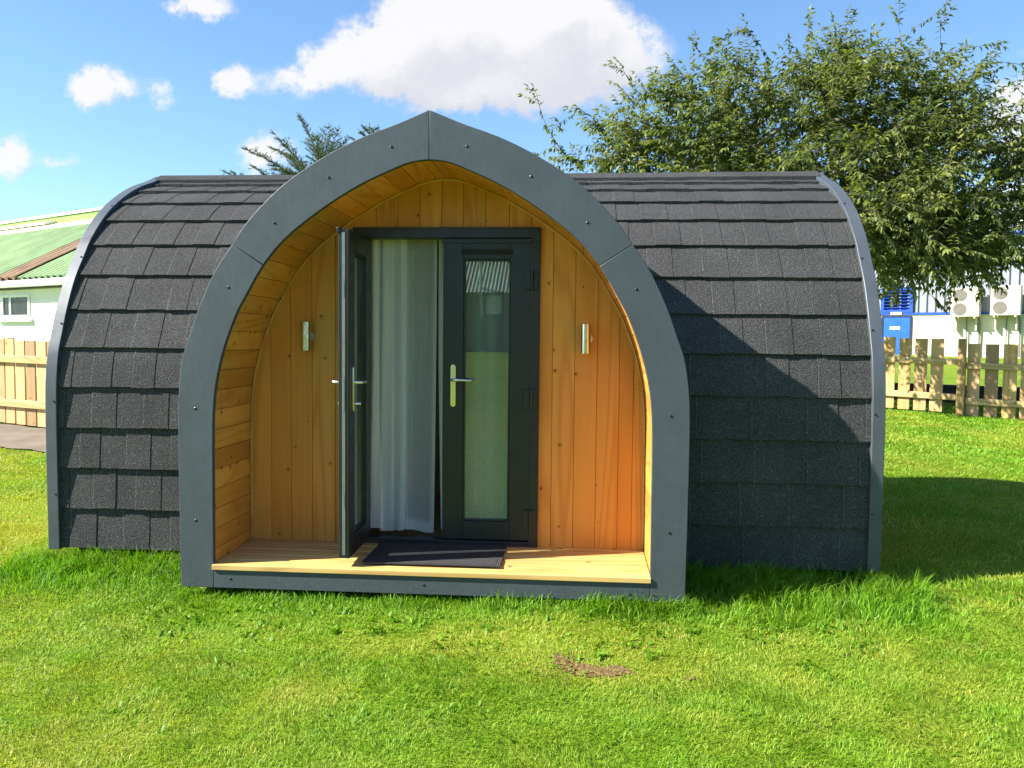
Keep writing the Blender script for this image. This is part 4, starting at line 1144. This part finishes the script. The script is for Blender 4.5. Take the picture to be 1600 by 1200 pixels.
# ------------------------------------------------------------------ light and sky
EL, AZ = math.radians(38.3), math.radians(16.3)
ldir = Vector((-math.cos(EL) * math.cos(AZ), -math.cos(EL) * math.sin(AZ), math.sin(EL)))
sun = bpy.data.lights.new('sun', 'SUN'); sun.energy = 5.0; sun.angle = math.radians(.53); sun.color = (1.0, .945, .84)
so = bpy.data.objects.new('sun', sun); link(so); so.rotation_euler = ldir.to_track_quat('Z', 'Y').to_euler(); so.location = (-10, -4, 12)

world = bpy.data.worlds.new('World'); scene.world = world; world.use_nodes = True
nt = NT(world.node_tree); nt.n.clear()
out = nt.node('ShaderNodeOutputWorld'); bg = nt.node('ShaderNodeBackground'); nt.l.new(bg.outputs[0], out.inputs[0])
sky = nt.node('ShaderNodeTexSky', sky_type='NISHITA'); sky.sun_disc = False; sky.sun_elevation = EL; sky.sun_rotation = math.atan2(ldir.x, ldir.y); sky.air_density = 1.0; sky.dust_density = .35; sky.ozone_density = 2.0
tc = nt.node('ShaderNodeTexCoord'); sep = nt.node('ShaderNodeSeparateXYZ'); nt.l.new(tc.outputs['Generated'], sep.inputs[0])
ysafe = nt.math('MAXIMUM', sep.outputs[1], .02)
cu, cv = nt.math('DIVIDE', sep.outputs[0], ysafe), nt.math('DIVIDE', sep.outputs[2], ysafe)
cmb = nt.node('ShaderNodeCombineXYZ'); nt.set(cmb.inputs[0], cu); nt.set(cmb.inputs[1], cv)
pv = cmb.outputs[0]
def cloud_uv(px, py):
    v = P3(px, py, 1) - Vector((.8465, -4.7467, 1.4747)); return (v.x / v.y, v.z / v.y, 0)
clouds = [(655, 62, 105, 62, 1.0), (790, 85, 130, 58, 1.0), (575, 100, 80, 38, .75), (895, 68, 82, 66, 1.0), (480, 122, 50, 34, .62), (705, 20, 90, 40, .95), (862, 15, 55, 36, .9), (745, 140, 85, 26, .7), (1010, 85, 55, 45, .42), (955, 120, 40, 30, .4),
          (158, 134, 52, 32, 1.0), (372, 116, 36, 27, .95), (248, 142, 22, 26, .5), (8, 242, 40, 32, 1.0), (95, 255, 34, 16, .45), (315, 6, 52, 20, .85), (415, 236, 50, 30, .75), (1590, 190, 40, 60, .8), (1590, 310, 60, 40, .6),
          (-260, 120, 160, 60, .9), (-500, 260, 200, 60, .8), (1900, 80, 200, 70, .9), (2200, 260, 240, 60, .8), (900, -420, 300, 120, .9), (300, -600, 260, 90, .8)]
wa = nt.noise(pv, 11.0, 4, .6, col=True); wb = nt.noise(pv, 45.0, 6, .62, col=True)
warp = nt.vmath('ADD', nt.vmath('MULTIPLY', nt.vmath('SUBTRACT', wa, (.5, .5, .5)), (.075, .06, 0)), nt.vmath('MULTIPLY', nt.vmath('SUBTRACT', wb, (.5, .5, .5)), (.035, .03, 0)))
pw_ = nt.vmath('ADD', pv, warp)
def density(pvec):
    tot = None
    for px, py, rx, ry, w in clouds:
        c = cloud_uv(px, py)
        q = nt.vmath('MULTIPLY', nt.vmath('SUBTRACT', pvec, c), (1318.0 / rx, 1318.0 / ry, 0))
        d2 = nt.vmath('DOT_PRODUCT', q, q, out=1)
        k = nt.math('MULTIPLY', nt.math('POWER', 2.718, nt.math('MULTIPLY', d2, -.9)), w)
        tot = k if tot is None else nt.math('ADD', tot, k)
    return nt.math('MULTIPLY', tot, nt.math('GREATER_THAN', sep.outputs[1], .03))
d0_ = density(pw_); d1_ = density(nt.vmath('ADD', pw_, (-.022, .030, 0)))
billow = nt.noise(pv, 22.0, 8, .68)
dd_ = nt.math('MULTIPLY', d0_, nt.maprange(billow, .28, .72, .42, 1.6))
mask = nt.maprange(dd_, .18, .70, 0, 1, True)
# sides turned from the sun are greyer: more cloud lies between them and the light
shade = nt.maprange(nt.math('ADD', nt.math('SUBTRACT', d1_, nt.math('MULTIPLY', d0_, .72)), nt.math('MULTIPLY', nt.math('SUBTRACT', billow, .5), -1.1)), .0, 1.0, 0, 1, True)
CB = 4.35
ccol = nt.mix(shade, (CB * 1.0, CB * .99, CB * .99), (CB * .77, CB * .775, CB * .84))
col = nt.mix(nt.math('MULTIPLY', mask, .96), nt.vmath('MULTIPLY', sky.outputs[0], (.78, .935, 1.06)), ccol)
nt.set(bg.inputs[0], col); bg.inputs[1].default_value = .075

# ------------------------------------------------------------------ camera and view
cam = bpy.data.cameras.new('camera'); co = bpy.data.objects.new('camera', cam); link(co)
r = Vector((.99693276, .07768385, .00950265)); u = Vector((-.01354592, .05168759, .99857143)); f = Vector((-.0770817, .99563729, -.05258135))
Mx = Matrix((r, u, -f)).transposed().to_4x4(); Mx.translation = Vector((.84652, -4.74673, 1.47471)); co.matrix_world = Mx
cam.sensor_fit = 'HORIZONTAL'; cam.sensor_width = 36; cam.lens = 1318.46 / 1600 * 36; cam.clip_start = .05; cam.clip_end = 3000
scene.camera = co
scene.view_settings.view_transform = 'Standard'; scene.view_settings.look = 'None'; scene.view_settings.exposure = 1.6; scene.view_settings.gamma = 1.0
scene.render.resolution_x, scene.render.resolution_y = 1024, 768
scene.cycles.max_bounces = 10; scene.cycles.transparent_max_bounces = 16
print('grass blades', len(X), 'leaves', len(LV))
